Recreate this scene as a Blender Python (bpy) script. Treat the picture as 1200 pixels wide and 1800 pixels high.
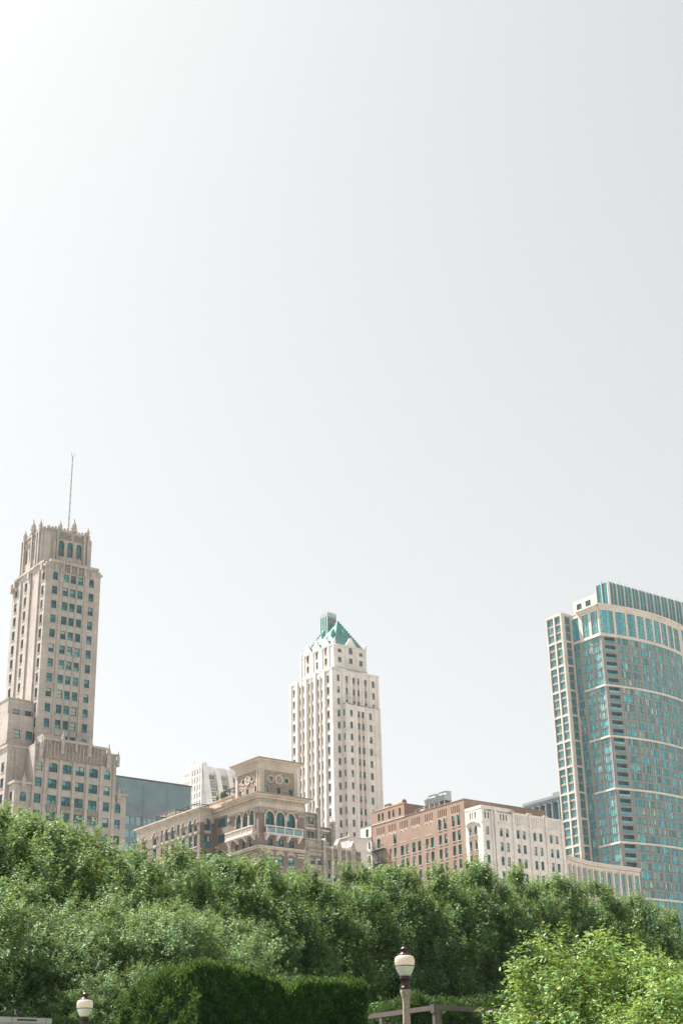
import bpy, math, random
import numpy as np
from math import sin, cos, pi, radians
from mathutils import Matrix, Vector
for o in list(bpy.data.objects): bpy.data.objects.remove(o)
S = bpy.context.scene
COL = S.collection
# ------------------------------------------------------------------ camera
PIT, ROLL, YAW = radians(23.760), radians(-1.296), radians(37.05)
CAMZ = 1.6
fw = Vector((0, cos(PIT), sin(PIT))); r0 = Vector((1, 0, 0)); u0_ = Vector((0, -sin(PIT), cos(PIT)))
rt = cos(ROLL)*r0 + sin(ROLL)*u0_; up = -sin(ROLL)*r0 + cos(ROLL)*u0_
cd = bpy.data.cameras.new('camera'); cam = bpy.data.objects.new('camera', cd); COL.objects.link(cam)
m = Matrix.Identity(4)
for i in range(3):
    m[i][0] = rt[i]; m[i][1] = up[i]; m[i][2] = -fw[i]
m[0][3], m[1][3], m[2][3] = 0, 0, CAMZ
cam.matrix_world = m
cd.sensor_fit = 'VERTICAL'; cd.sensor_height = 36; cd.lens = 2595.45/1800*36
cd.clip_start = 0.1; cd.clip_end = 6000
S.camera = cam
# ------------------------------------------------------------------ light
SUN_AZ, SUN_EL = radians(-64), radians(60)      # azimuth from +Y, negative = left
w = bpy.data.worlds.new('World'); S.world = w; w.use_nodes = True
nt = w.node_tree; nt.nodes.clear()
sky = nt.nodes.new('ShaderNodeTexSky'); sky.sky_type = 'NISHITA'; sky.sun_disc = False
sky.sun_elevation = SUN_EL; sky.sun_rotation = SUN_AZ
sky.altitude = 100; sky.air_density = 1.0; sky.dust_density = 3.0; sky.ozone_density = 1.0
hs = nt.nodes.new('ShaderNodeHueSaturation'); hs.inputs['Saturation'].default_value = 0.3
bg = nt.nodes.new('ShaderNodeBackground'); bg.inputs['Strength'].default_value = 0.112
ow = nt.nodes.new('ShaderNodeOutputWorld')
nt.links.new(sky.outputs[0], hs.inputs['Color']); tn = nt.nodes.new('ShaderNodeMix'); tn.data_type = 'RGBA'; tn.blend_type = 'MULTIPLY'; tn.inputs[0].default_value = 1; tn.inputs[7].default_value = (1.01, 1.0, 0.925, 1)
nt.links.new(hs.outputs[0], tn.inputs[6]); ga = nt.nodes.new('ShaderNodeGamma'); ga.inputs[1].default_value = 0.72
nt.links.new(tn.outputs[2], ga.inputs[0]); nt.links.new(ga.outputs[0], bg.inputs[0]); nt.links.new(bg.outputs[0], ow.inputs[0])
sl = bpy.data.lights.new('sun', 'SUN'); sl.energy = 4.5; sl.angle = radians(0.53); sl.color = (1.0, 0.95, 0.87)
so = bpy.data.objects.new('sun', sl); COL.objects.link(so)
sd = Vector((sin(SUN_AZ)*cos(SUN_EL), cos(SUN_AZ)*cos(SUN_EL), sin(SUN_EL)))
so.rotation_euler = sd.to_track_quat('Z', 'Y').to_euler()
so.location = (-60, 20, 90)
S.view_settings.view_transform = 'Standard'; S.view_settings.look = 'None'
S.view_settings.exposure = 1.45; S.view_settings.gamma = 1.0
S.cycles.max_bounces = 8; S.cycles.volume_bounces = 0; S.cycles.transparent_max_bounces = 8
S.cycles.diffuse_bounces = 3; S.cycles.glossy_bounces = 3; S.cycles.transmission_bounces = 4

GU = Vector((cos(YAW), sin(YAW), 0)); GV = Vector((-sin(YAW), cos(YAW), 0))
def g2w(u, v, z=0): return GU*u + GV*v + Vector((0, 0, z))
def at(x, y, Y):
    """world point seen at photo pixel (x, y), Y metres ahead"""
    d = fw + rt*((x-600)/2595.45) - up*((y-900)/2595.45)
    return Vector((0, 0, CAMZ)) + d*(Y/d.y)

# ------------------------------------------------------------------ materials
MATS = {}
def newmat(name):
    m = bpy.data.materials.new(name); m.use_nodes = True
    n = m.node_tree; b = n.nodes['Principled BSDF']; MATS[name] = m
    return m, n, b
def nd(n, t, **kw):
    x = n.nodes.new(t)
    for k, v in kw.items(): setattr(x, k, v)
    return x
def rgb(c): return (c[0], c[1], c[2], 1)
def ramp(n, fac, stops):
    r = nd(n, 'ShaderNodeValToRGB'); e = r.color_ramp.elements
    e[0].position, e[0].color = stops[0][0], rgb(stops[0][1]); e[1].position, e[1].color = stops[-1][0], rgb(stops[-1][1])
    for p, c in stops[1:-1]:
        q = e.new(p); q.color = rgb(c)
    n.links.new(fac, r.inputs[0]); return r.outputs[0]
def mixc(n, a, b, fac, mode='MIX'):
    x = nd(n, 'ShaderNodeMix', data_type='RGBA', blend_type=mode)
    for s, v in ((x.inputs[6], a), (x.inputs[7], b), (x.inputs[0], fac)):
        if hasattr(v, 'links'): n.links.new(v, s)
        else: s.default_value = v if isinstance(v, (int, float)) else rgb(v)
    return x.outputs[2]
def wallcoord(n):
    t = nd(n, 'ShaderNodeTexCoord'); s = nd(n, 'ShaderNodeSeparateXYZ'); n.links.new(t.outputs['Object'], s.inputs[0])
    a = nd(n, 'ShaderNodeMath', operation='ADD'); n.links.new(s.outputs[0], a.inputs[0]); n.links.new(s.outputs[1], a.inputs[1])
    c = nd(n, 'ShaderNodeCombineXYZ'); n.links.new(a.outputs[0], c.inputs[0]); n.links.new(s.outputs[2], c.inputs[1])
    return t, c.outputs[0]
def masonry(name, c1, c2, mortar, bw=1.2, bh=0.6, ms=0.02, stain=0.35, dark=(0.12, 0.10, 0.09), rough=0.85):
    m, n, b = newmat(name); t, v = wallcoord(n)
    br = nd(n, 'ShaderNodeTexBrick'); n.links.new(v, br.inputs['Vector'])
    br.inputs['Color1'].default_value = rgb(c1); br.inputs['Color2'].default_value = rgb(c2); br.inputs['Mortar'].default_value = rgb(mortar)
    br.inputs['Scale'].default_value = 1; br.inputs['Brick Width'].default_value = bw; br.inputs['Row Height'].default_value = bh
    br.inputs['Mortar Size'].default_value = ms; br.inputs['Bias'].default_value = 0.0
    nz = nd(n, 'ShaderNodeTexNoise'); nz.inputs['Scale'].default_value = 0.22; nz.inputs['Detail'].default_value = 9; nz.inputs['Roughness'].default_value = 0.7
    n.links.new(t.outputs['Object'], nz.inputs['Vector'])
    mp = nd(n, 'ShaderNodeMapping'); mp.inputs['Scale'].default_value = (1.3, 1.3, 0.07); n.links.new(t.outputs['Object'], mp.inputs[0])
    st = nd(n, 'ShaderNodeTexNoise'); st.inputs['Scale'].default_value = 1.0; st.inputs['Detail'].default_value = 7; n.links.new(mp.outputs[0], st.inputs['Vector'])
    f1 = ramp(n, nz.outputs[0], [(0.35, (1.12,)*3), (0.7, (0.82,)*3)])
    c = mixc(n, br.outputs[0], f1, 1.0, 'MULTIPLY')
    f2 = ramp(n, st.outputs[0], [(0.50, (0, 0, 0)), (0.72, (stain,)*3)])
    c = mixc(n, c, dark, f2)
    n.links.new(c, b.inputs['Base Color']); b.inputs['Roughness'].default_value = rough
    bp = nd(n, 'ShaderNodeBump'); bp.inputs['Strength'].default_value = 0.4; bp.inputs['Distance'].default_value = 0.03
    n.links.new(st.outputs[0], bp.inputs['Height']); n.links.new(bp.outputs[0], b.inputs['Normal'])
    return m
def plain(name, c, rough=0.6, metal=0.0, var=0.25, scale=3.0, c2=None):
    m, n, b = newmat(name)
    t = nd(n, 'ShaderNodeTexCoord'); nz = nd(n, 'ShaderNodeTexNoise'); nz.inputs['Scale'].default_value = scale; nz.inputs['Detail'].default_value = 6
    n.links.new(t.outputs['Object'], nz.inputs['Vector'])
    c2 = c2 or tuple(x*(1-var) for x in c)
    col = ramp(n, nz.outputs[0], [(0.38, c), (0.66, c2)])
    n.links.new(col, b.inputs['Base Color']); b.inputs['Roughness'].default_value = rough; b.inputs['Metallic'].default_value = metal
    return m
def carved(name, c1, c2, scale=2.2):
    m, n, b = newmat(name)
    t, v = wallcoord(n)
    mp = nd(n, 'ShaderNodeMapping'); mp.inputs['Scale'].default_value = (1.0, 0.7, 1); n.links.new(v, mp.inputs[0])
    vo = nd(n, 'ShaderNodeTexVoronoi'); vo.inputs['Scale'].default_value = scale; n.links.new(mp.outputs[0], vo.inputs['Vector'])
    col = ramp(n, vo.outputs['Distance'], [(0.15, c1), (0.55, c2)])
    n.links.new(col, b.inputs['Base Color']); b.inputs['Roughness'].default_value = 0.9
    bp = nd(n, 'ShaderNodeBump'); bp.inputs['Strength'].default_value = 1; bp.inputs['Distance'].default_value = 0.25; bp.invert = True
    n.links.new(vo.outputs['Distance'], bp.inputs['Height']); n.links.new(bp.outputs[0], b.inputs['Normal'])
    return m
def glass(name, stops, rough=0.08, metal=0.0, wav=0.15, spec=0.5):
    m, n, b = newmat(name)
    g = nd(n, 'ShaderNodeNewGeometry'); oi = nd(n, 'ShaderNodeObjectInfo')
    a = nd(n, 'ShaderNodeMath', operation='ADD'); n.links.new(g.outputs['Random Per Island'], a.inputs[0]); n.links.new(oi.outputs['Random'], a.inputs[1])
    f = nd(n, 'ShaderNodeMath', operation='FRACT'); n.links.new(a.outputs[0], f.inputs[0])
    col = ramp(n, f.outputs[0], stops)
    t = nd(n, 'ShaderNodeTexCoord'); nz = nd(n, 'ShaderNodeTexNoise'); nz.inputs['Scale'].default_value = 1.3; nz.inputs['Detail'].default_value = 3
    n.links.new(t.outputs['Object'], nz.inputs['Vector'])
    f2 = ramp(n, nz.outputs[0], [(0.35, (1.25,)*3), (0.65, (0.65,)*3)])
    col = mixc(n, col, f2, 0.7, 'MULTIPLY')
    n.links.new(col, b.inputs['Base Color']); b.inputs['Roughness'].default_value = rough; b.inputs['Metallic'].default_value = metal
    b.inputs['Specular IOR Level'].default_value = spec
    bp = nd(n, 'ShaderNodeBump'); bp.inputs['Strength'].default_value = wav; bp.inputs['Distance'].default_value = 0.1
    n.links.new(nz.outputs[0], bp.inputs['Height']); n.links.new(bp.outputs[0], b.inputs['Normal'])
    return m
def leafmat(name, stops, trans=0.35, rough=0.5, backc=(0.16, 0.30, 0.03)):
    m, n, b = newmat(name)
    g = nd(n, 'ShaderNodeNewGeometry')
    col = ramp(n, g.outputs['Random Per Island'], stops)
    t = nd(n, 'ShaderNodeTexCoord'); nz = nd(n, 'ShaderNodeTexNoise'); nz.inputs['Scale'].default_value = 0.8; nz.inputs['Detail'].default_value = 4
    n.links.new(t.outputs['Object'], nz.inputs['Vector'])
    f2 = ramp(n, nz.outputs[0], [(0.38, (1.15,)*3), (0.64, (0.8,)*3)])
    col = mixc(n, col, f2, 1.0, 'MULTIPLY')
    n.links.new(col, b.inputs['Base Color']); b.inputs['Roughness'].default_value = rough
    b.inputs['Specular IOR Level'].default_value = 0.22
    tr = nd(n, 'ShaderNodeBsdfTranslucent')
    tc = mixc(n, col, backc, 0.62); n.links.new(tc, tr.inputs[0])
    mx = nd(n, 'ShaderNodeMixShader'); mx.inputs[0].default_value = trans
    out = n.nodes['Material Output']
    n.links.new(b.outputs[0], mx.inputs[1]); n.links.new(tr.outputs[0], mx.inputs[2]); n.links.new(mx.outputs[0], out.inputs[0])
    return m

masonry('limestone', (0.44, 0.395, 0.365), (0.38, 0.342, 0.317), (0.30, 0.27, 0.255), 1.4, 0.7, 0.02, 0.25)
masonry('limestone_pale', (0.40, 0.39, 0.36), (0.37, 0.36, 0.335), (0.33, 0.32, 0.3), 2, 3.4, 0.01, 0.2)
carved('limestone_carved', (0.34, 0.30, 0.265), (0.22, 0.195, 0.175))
masonry('white_terracotta', (0.75, 0.71, 0.67), (0.69, 0.65, 0.61), (0.62, 0.57, 0.53), 0.9, 0.5, 0.02, 0.2, (0.35, 0.3, 0.27))
masonry('spandrel_buff', (0.56, 0.45, 0.38), (0.50, 0.40, 0.34), (0.42, 0.35, 0.3), 0.35, 4, 0.03, 0.25)
masonry('brown_brick', (0.135, 0.105, 0.09), (0.175, 0.137, 0.115), (0.30, 0.26, 0.23), 0.36, 0.14, 0.015, 0.15)
carved('brick_diaper', (0.21, 0.155, 0.13), (0.34, 0.28, 0.24), 2.4)
masonry('buff_stone', (0.56, 0.49, 0.42), (0.50, 0.44, 0.375), (0.42, 0.37, 0.32), 1.4, 0.6, 0.015, 0.22)
carved('buff_carved', (0.56, 0.49, 0.42), (0.30, 0.25, 0.22), 3.0)
masonry('tan_render', (0.56, 0.43, 0.34), (0.52, 0.40, 0.32), (0.5, 0.38, 0.3), 6, 3, 0.01, 0.12)
masonry('red_brick', (0.37, 0.24, 0.175), (0.315, 0.208, 0.155), (0.33, 0.26, 0.21), 0.4, 0.16, 0.02, 0.3, (0.25, 0.17, 0.13))
masonry('red_brick_dark', (0.27, 0.15, 0.115), (0.22, 0.13, 0.10), (0.26, 0.19, 0.16), 0.4, 0.16, 0.02, 0.3)
masonry('glazed_white', (0.72, 0.68, 0.64), (0.66, 0.625, 0.59), (0.60, 0.56, 0.52), 1.1, 0.32, 0.02, 0.18, (0.33, 0.29, 0.27))
masonry('old_stone', (0.46, 0.41, 0.36), (0.30, 0.27, 0.24), (0.24, 0.21, 0.19), 0.9, 0.45, 0.03, 0.5, (0.1, 0.09, 0.08))
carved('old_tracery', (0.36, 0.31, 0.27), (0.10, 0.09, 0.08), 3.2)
masonry('cream_concrete', (0.62, 0.565, 0.51), (0.58, 0.53, 0.48), (0.55, 0.48, 0.43), 3, 3, 0.01, 0.08)
masonry('taupe_precast', (0.255, 0.262, 0.25), (0.24, 0.247, 0.235), (0.26, 0.245, 0.225), 4.4, 3.07, 0.05, 0.12)
masonry('grey_granite', (0.22, 0.255, 0.28), (0.20, 0.235, 0.26), (0.16, 0.18, 0.2), 3, 2, 0.02, 0.1)
masonry('steel_panel', (0.18, 0.275, 0.30), (0.17, 0.265, 0.29), (0.14, 0.22, 0.245), 3.2, 1.4, 0.02, 0.06)
masonry('far_white', (0.80, 0.77, 0.745), (0.76, 0.735, 0.71), (0.66, 0.63, 0.61), 2, 3.6, 0.03, 0.1, (0.5, 0.45, 0.42))
plain('white_trim', (0.72, 0.66, 0.60)); plain('dark_frame', (0.05, 0.075, 0.078), 0.5); plain('light_frame', (0.50, 0.50, 0.47), 0.5)
plain('teal_frame', (0.20, 0.34, 0.34), 0.5); plain('vent_teal', (0.05, 0.15, 0.16), 0.6); plain('rose_spandrel', (0.40, 0.33, 0.30), 0.7)
plain('roofing', (0.25, 0.23, 0.21), 0.9); plain('black_metal', (0.03, 0.035, 0.037), 0.5); plain('steel_grey', (0.13, 0.105, 0.10), 0.6, 0.0)
plain('galvanised', (0.55, 0.60, 0.60), 0.5, 0.25, 0.3, 1.5); plain('rust', (0.42, 0.20, 0.11), 0.8, 0, 0.3, 3, (0.50, 0.36, 0.25))
plain('white_paint', (0.8, 0.78, 0.74), 0.6); plain('copper_green', (0.07, 0.33, 0.28), 0.6, 0.1, 0.35, 2.0)
plain('brickmold', (0.34, 0.25, 0.21)); plain('awning', (0.8, 0.72, 0.62), 0.8); plain('louver', (0.16, 0.16, 0.155), 0.7)
plain('bark', (0.075, 0.055, 0.045), 0.9, 0, 0.5, 6); plain('bronze', (0.075, 0.045, 0.04), 0.4, 0.5, 0.4, 12)
masonry('park_stone', (0.50, 0.50, 0.48), (0.46, 0.46, 0.44), (0.3, 0.3, 0.29), 0.62, 1.6, 0.012, 0.2)
plain('exposed_aggregate', (0.50, 0.40, 0.34), 0.9, 0, 0.55, 40)
TEAL = [(0.0, (0.012, 0.085, 0.105)), (0.4, (0.02, 0.135, 0.16)), (0.75, (0.035, 0.22, 0.25)), (0.93, (0.14, 0.36, 0.37)), (1.0, (0.3, 0.5, 0.5))]
glass('pane_teal', TEAL)
glass('pane_grey', [(0.0, (0.04, 0.095, 0.10)), (0.5, (0.12, 0.20, 0.20)), (0.85, (0.24, 0.31, 0.29)), (1.0, (0.42, 0.42, 0.38))], 0.1)
glass('pane_sky', [(0.0, (0.018, 0.20, 0.26)), (0.4, (0.035, 0.34, 0.40)), (0.68, (0.12, 0.48, 0.50)), (0.86, (0.07, 0.20, 0.20)), (1.0, (0.42, 0.64, 0.60))], 0.06, 0.0, 0.2, 0.9)
glass('pane_reflect_tint', [(0.0, (0.02, 0.13, 0.14)), (0.35, (0.05, 0.22, 0.23)), (0.6, (0.20, 0.33, 0.30)), (0.8, (0.10, 0.24, 0.23)), (1.0, (0.50, 0.54, 0.44))], 0.06, 0.0, 0.4, 0.9)  # random cream and dark tints painted in place of neighbouring buildings' reflections
glass('pane_screen', [(0.0, (0.02, 0.14, 0.17)), (0.5, (0.035, 0.19, 0.22)), (1.0, (0.05, 0.24, 0.27))], 0.12, 0.0, 0.2)
glass('pane_pale', [(0.0, (0.16, 0.30, 0.34)), (0.5, (0.20, 0.36, 0.40)), (1.0, (0.26, 0.42, 0.45))], 0.1, 0.0, 0.1, 0.8)
plain('blind', (0.42, 0.50, 0.48), 0.7)
# leaves
leafmat('leaf_linden', [(0, (0.018, 0.080, 0.042)), (0.5, (0.040, 0.135, 0.052)), (0.74, (0.110, 0.225, 0.075)), (1, (0.37, 0.44, 0.20))], 0.2, 0.55, (0.64, 0.80, 0.21))
leafmat('leaf_locust', [(0, (0.040, 0.115, 0.050)), (0.5, (0.080, 0.180, 0.074)), (0.78, (0.17, 0.28, 0.115)), (1, (0.38, 0.46, 0.25))], 0.2, 0.5, (0.62, 0.74, 0.22))
leafmat('leaf_bright', [(0, (0.034, 0.11, 0.032)), (0.5, (0.080, 0.185, 0.046)), (0.8, (0.19, 0.33, 0.075)), (1, (0.44, 0.52, 0.21))], 0.18, 0.5, (0.74, 0.82, 0.16))
leafmat('leaf_hedge', [(0, (0.012, 0.048, 0.018)), (0.6, (0.028, 0.092, 0.028)), (1, (0.10, 0.19, 0.05))], 0.12, 0.6, (0.4, 0.5, 0.1))
leafmat('leaf_arborvitae', [(0, (0.005, 0.030, 0.013)), (0.6, (0.014, 0.066, 0.018)), (1, (0.06, 0.16, 0.030))], 0.2, 0.6, (0.34, 0.52, 0.08))
# a transmissive frosted globe
mg, ng, bgl = newmat('frosted_globe'); bgl.inputs['Base Color'].default_value = (0.92, 0.87, 0.82, 1); bgl.inputs['Roughness'].default_value = 0.35
tr = ng.nodes.new('ShaderNodeBsdfTranslucent'); tr.inputs[0].default_value = (0.9, 0.82, 0.72, 1)
mx = ng.nodes.new('ShaderNodeMixShader'); mx.inputs[0].default_value = 0.68
ng.links.new(bgl.outputs[0], mx.inputs[1]); ng.links.new(tr.outputs[0], mx.inputs[2]); ng.links.new(mx.outputs[0], ng.nodes['Material Output'].inputs[0])
mg, ng, bgl = newmat('prismatic_globe'); bgl.inputs['Base Color'].default_value = (0.78, 0.75, 0.68, 1); bgl.inputs['Roughness'].default_value = 0.15
wv = ng.nodes.new('ShaderNodeTexNoise'); wv.inputs['Scale'].default_value = 30
bb = ng.nodes.new('ShaderNodeBump'); bb.inputs['Strength'].default_value = 0.5; ng.links.new(wv.outputs[0], bb.inputs['Height']); ng.links.new(bb.outputs[0], bgl.inputs['Normal'])

# ------------------------------------------------------------------ mesh helpers
class MB:
    def __init__(s): s.v = []; s.f = []; s.m = []; s.mats = []
    def mi(s, mat):
        if mat not in s.mats: s.mats.append(mat)
        return s.mats.index(mat)
    def face(s, pts, mat):
        b = len(s.v); s.v.extend([tuple(p) for p in pts]); s.f.append(tuple(range(b, b+len(pts)))); s.m.append(s.mi(mat))
    def hexa(s, P, mat, skip=()):
        b = len(s.v); s.v.extend([tuple(p) for p in P]); k = s.mi(mat)
        F = {'bot': (0, 3, 2, 1), 'top': (4, 5, 6, 7), 'front': (0, 1, 5, 4), 'right': (1, 2, 6, 5), 'back': (2, 3, 7, 6), 'left': (3, 0, 4, 7)}
        for n, q in F.items():
            if n in skip: continue
            s.f.append(tuple(b+i for i in q)); s.m.append(k)
    def box(s, x0, x1, y0, y1, z0, z1, mat, skip=()):
        s.hexa([(x0, y0, z0), (x1, y0, z0), (x1, y1, z0), (x0, y1, z0), (x0, y0, z1), (x1, y0, z1), (x1, y1, z1), (x0, y1, z1)], mat, skip)
    def lathe(s, c, prof, n, mat, rot=0.0, fl=0.0):
        b = len(s.v); k = s.mi(mat)
        for (r, z) in prof:
            for i in range(n):
                a = 2*pi*i/n+rot; rr = r*(1 - (fl if i % 2 else 0))
                s.v.append((c[0]+rr*cos(a), c[1]+rr*sin(a), c[2]+z))
        for j in range(len(prof)-1):
            for i in range(n):
                i2 = (i+1) % n
                s.f.append((b+j*n+i, b+j*n+i2, b+(j+1)*n+i2, b+(j+1)*n+i)); s.m.append(k)
        s.f.append(tuple(b+i for i in reversed(range(n)))); s.m.append(k)
        s.f.append(tuple(b+(len(prof)-1)*n+i for i in range(n))); s.m.append(k)
    def tube(s, p, q, r1, r2, n, mat):
        p = Vector(p); q = Vector(q); d = (q-p).normalized()
        a = d.cross(Vector((0, 0, 1)) if abs(d.z) < .95 else Vector((1, 0, 0))).normalized(); c = d.cross(a)
        b = len(s.v); k = s.mi(mat)
        for (o, r) in ((p, r1), (q, r2)):
            for i in range(n):
                t = 2*pi*i/n; s.v.append(tuple(o + a*(r*cos(t)) + c*(r*sin(t))))
        for i in range(n):
            i2 = (i+1) % n; s.f.append((b+i, b+i2, b+n+i2, b+n+i)); s.m.append(k)
        s.f.append(tuple(b+i for i in range(n))); s.m.append(k); s.f.append(tuple(b+n+i for i in reversed(range(n)))); s.m.append(k)
    def beam(s, p, q, w_, h_, mat):
        p = Vector(p); q = Vector(q); d = (q-p).normalized()
        a = d.cross(Vector((0, 0, 1)) if abs(d.z) < .95 else Vector((0, 1, 0))).normalized()*w_/2; c = a.cross(d).normalized()*h_/2
        P = [p-a-c, q-a-c, q+a-c, p+a-c, p-a+c, q-a+c, q+a+c, p+a+c]
        s.hexa([tuple(x) for x in P], mat)
    def build(s, name, parent=None, smooth=False, origin=(0, 0, 0)):
        me = bpy.data.meshes.new(name)
        o_ = origin
        me.from_pydata([(a-o_[0], b-o_[1], c-o_[2]) for a, b, c in s.v], [], s.f)
        for mt in s.mats: me.materials.append(MATS[mt])
        me.polygons.foreach_set('material_index', s.m)
        if smooth: me.polygons.foreach_set('use_smooth', [True]*len(s.f))
        me.update()
        o = bpy.data.objects.new(name, me); COL.objects.link(o)
        if parent: o.parent = parent
        o.location = origin
        return o
def tag(o, label=None, cat=None, group=None, kind=None):
    if label: o['label'] = label
    if cat: o['category'] = cat
    if group: o['group'] = group
    if kind: o['kind'] = kind
    return o
def empty(name, loc, rz=0):
    o = bpy.data.objects.new(name, None); COL.objects.link(o); o.location = loc; o.rotation_euler = (0, 0, rz); o.empty_display_size = 0.5
    return o

class Plane:
    """a vertical wall plane in grid coordinates: start point, direction, outward normal"""
    def __init__(s, p, d, n): s.p = p; s.d = d; s.n = n
    def pt(s, a, z, o=0.0): return (s.p[0]+s.d[0]*a+s.n[0]*o, s.p[1]+s.d[1]*a+s.n[1]*o, z)
def E(v): return Plane((0, v), (1, 0), (0, -1))
def W(u): return Plane((u, 0), (0, 1), (-1, 0))     # the sunlit side walls

class Building:
    def __init__(s, name, label, u0, v0, cat='building', group=None):
        s.o = (u0, v0); s.root = empty(name, g2w(u0, v0), YAW); tag(s.root, label, cat, group); s.parts = {}; s.wins = []; s.rng = random.Random(len(name)*7+int(u0))
    MERGE = {'wall', 'roof', 'panel', 'arcade_wall', 'upper_wall', 'wing_wall', 'fire_escape', 'lantern', 'street_front', 'rear_front', 'penthouse', 'glass_screen', 'pyramid_roof', 'railing'}
    def mb(s, part):
        if '#' not in part and part not in s.MERGE: s.n = getattr(s, 'n', 0)+1; part = part+'#%d' % s.n; s.parts[part] = MB()
        if part not in s.parts: s.parts[part] = MB()
        return s.parts[part]
    def rel(s, p): return (p[0]-s.o[0], p[1]-s.o[1], p[2])
    def box(s, part, mat, u0, u1, v0, v1, z0, z1, skip=()):
        a, b = s.o; s.mb(part).box(u0-a, u1-a, v0-b, v1-b, z0, z1, mat, skip)
    def pbox(s, part, mat, pl, s0, s1, z0, z1, o1, o0=-0.02):
        """box standing on a wall plane; no back face"""
        P = [pl.pt(s0, z0, o1), pl.pt(s1, z0, o1), pl.pt(s1, z0, o0), pl.pt(s0, z0, o0), pl.pt(s0, z1, o1), pl.pt(s1, z1, o1), pl.pt(s1, z1, o0), pl.pt(s0, z1, o0)]
        s.mb(part).hexa([s.rel(p) for p in P], mat, ('back',))
    def quad(s, part, mat, pl, pts, o=0.0):
        s.mb(part).face([s.rel(pl.pt(a, z, o)) for a, z in pts], mat)
    def wall(s, pl, s0, s1, z0, z1, holes, mat, part='wall', depth=0.3, reveal=None):
        """holes: dict(a,b,z0,z1,style,arch,...)"""
        reveal = reveal or mat; mb = s.mb(part)
        hs_ = [h for h in holes if h['b'] > s0 and h['a'] < s1 and h['z1'] <= z1+1e-6 and h['z0'] >= z0-1e-6]
        xs = sorted(set([s0, s1]+[h['a'] for h in hs_]+[h['b'] for h in hs_])); zs = sorted(set([z0, z1]+[h['z0'] for h in hs_]+[h['z1'] for h in hs_]))
        for j in range(len(zs)-1):
            zc = (zs[j]+zs[j+1])/2; run = None
            row = [h for h in hs_ if h['z0'] < zc < h['z1']]
            for i in range(len(xs)-1):
                xc = (xs[i]+xs[i+1])/2
                inside = any(h['a'] < xc < h['b'] for h in row)
                if not inside:
                    if run is None: run = xs[i]
                if (inside or i == len(xs)-2) and run is not None:
                    e = xs[i] if inside else xs[i+1]
                    mb.face([s.rel(pl.pt(a, z)) for a, z in ((run, zs[j]), (e, zs[j]), (e, zs[j+1]), (run, zs[j+1]))], mat); run = None
        for h in hs_:
            a, b, c, d = h['a'], h['b'], h['z0'], h['z1']; D = h.get('depth', depth); h['D'] = D; h['pl'] = pl
            ar = h.get('arch', 0)
            if ar:
                k = 8; hw = (b-a)/2; sp = d-ar; pts = [(a+hw-hw*cos(pi*i/k), sp+ar*sin(pi*i/k)) for i in range(k+1)]
                for i in range(k):
                    p, q = pts[i], pts[i+1]
                    mb.face([s.rel(pl.pt(x, z)) for x, z in (p, q, (q[0], d), (p[0], d))], mat)
                    mb.face([s.rel(pl.pt(p[0], p[1])), s.rel(pl.pt(q[0], q[1])), s.rel(pl.pt(q[0], q[1], -D)), s.rel(pl.pt(p[0], p[1], -D))], reveal)
                top = sp
            else:
                top = d
                mb.face([s.rel(x) for x in (pl.pt(a, d), pl.pt(b, d), pl.pt(b, d, -D), pl.pt(a, d, -D))], reveal)
            for x in (a, b):
                mb.face([s.rel(q) for q in (pl.pt(x, c), pl.pt(x, top), pl.pt(x, top, -D), pl.pt(x, c, -D))], reveal)
            mb.face([s.rel(x) for x in (pl.pt(a, c), pl.pt(b, c), pl.pt(b, c, -D), pl.pt(a, c, -D))], reveal)
            if h.get('style') != 'void': s.wins.append(h)
    def shell(s, u0, u1, v0, v1, z0, z1, mat, holesE=(), holesW=(), part='wall', depth=0.3, roof='roofing', cap=True, reveal=None):
        """a block: east-side face (v0) and sunlit side face (u0) with openings, two blank rear faces, a roof"""
        s.wall(E(v0), u0, u1, z0, z1, holesE, mat, part, depth, reveal)
        s.wall(W(u0), v0, v1, z0, z1, holesW, mat, part, depth, reveal)
        mb = s.mb(part); a, b = s.o
        mb.face([(u1-a, v0-b, z0), (u1-a, v1-b, z0), (u1-a, v1-b, z1), (u1-a, v0-b, z1)], mat)
        mb.face([(u0-a, v1-b, z0), (u1-a, v1-b, z0), (u1-a, v1-b, z1), (u0-a, v1-b, z1)], mat)
        if cap: s.mb('roof').face([(u0-a, v0-b, z1-.25), (u1-a, v0-b, z1-.25), (u1-a, v1-b, z1-.25), (u0-a, v1-b, z1-.25)], roof)
    def window(s, h, fr, gl):
        pl = h['pl']; a, b, c, d = h['a'], h['b'], h['z0'], h['z1']; D = h['D']; st = h.get('style', 'sash'); fm = h.get('frame', 'dark_frame'); gm = h.get('glass', 'pane_teal')
        t = h.get('t', 0.07)
        def bar(x0, x1, y0, y1, o1=None, mat=None):
            o1 = -D+0.12 if o1 is None else o1
            P = [pl.pt(x0, y0, o1), pl.pt(x1, y0, o1), pl.pt(x1, y0, -D+.01), pl.pt(x0, y0, -D+.01), pl.pt(x0, y1, o1), pl.pt(x1, y1, o1), pl.pt(x1, y1, -D+.01), pl.pt(x0, y1, -D+.01)]
            fr.hexa([s.rel(p) for p in P], mat or fm, ('back',))
        def pane(x0, x1, y0, y1, o=-0.0, mat=None):
            gl.face([s.rel(pl.pt(x, z, -D+.03+o)) for x, z in ((x0, y0), (x1, y0), (x1, y1), (x0, y1))], mat or gm)
        bar(a, a+t, c, d); bar(b-t, b, c, d); bar(a+t, b-t, c, c+t); bar(a+t, b-t, d-t, d)
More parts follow.
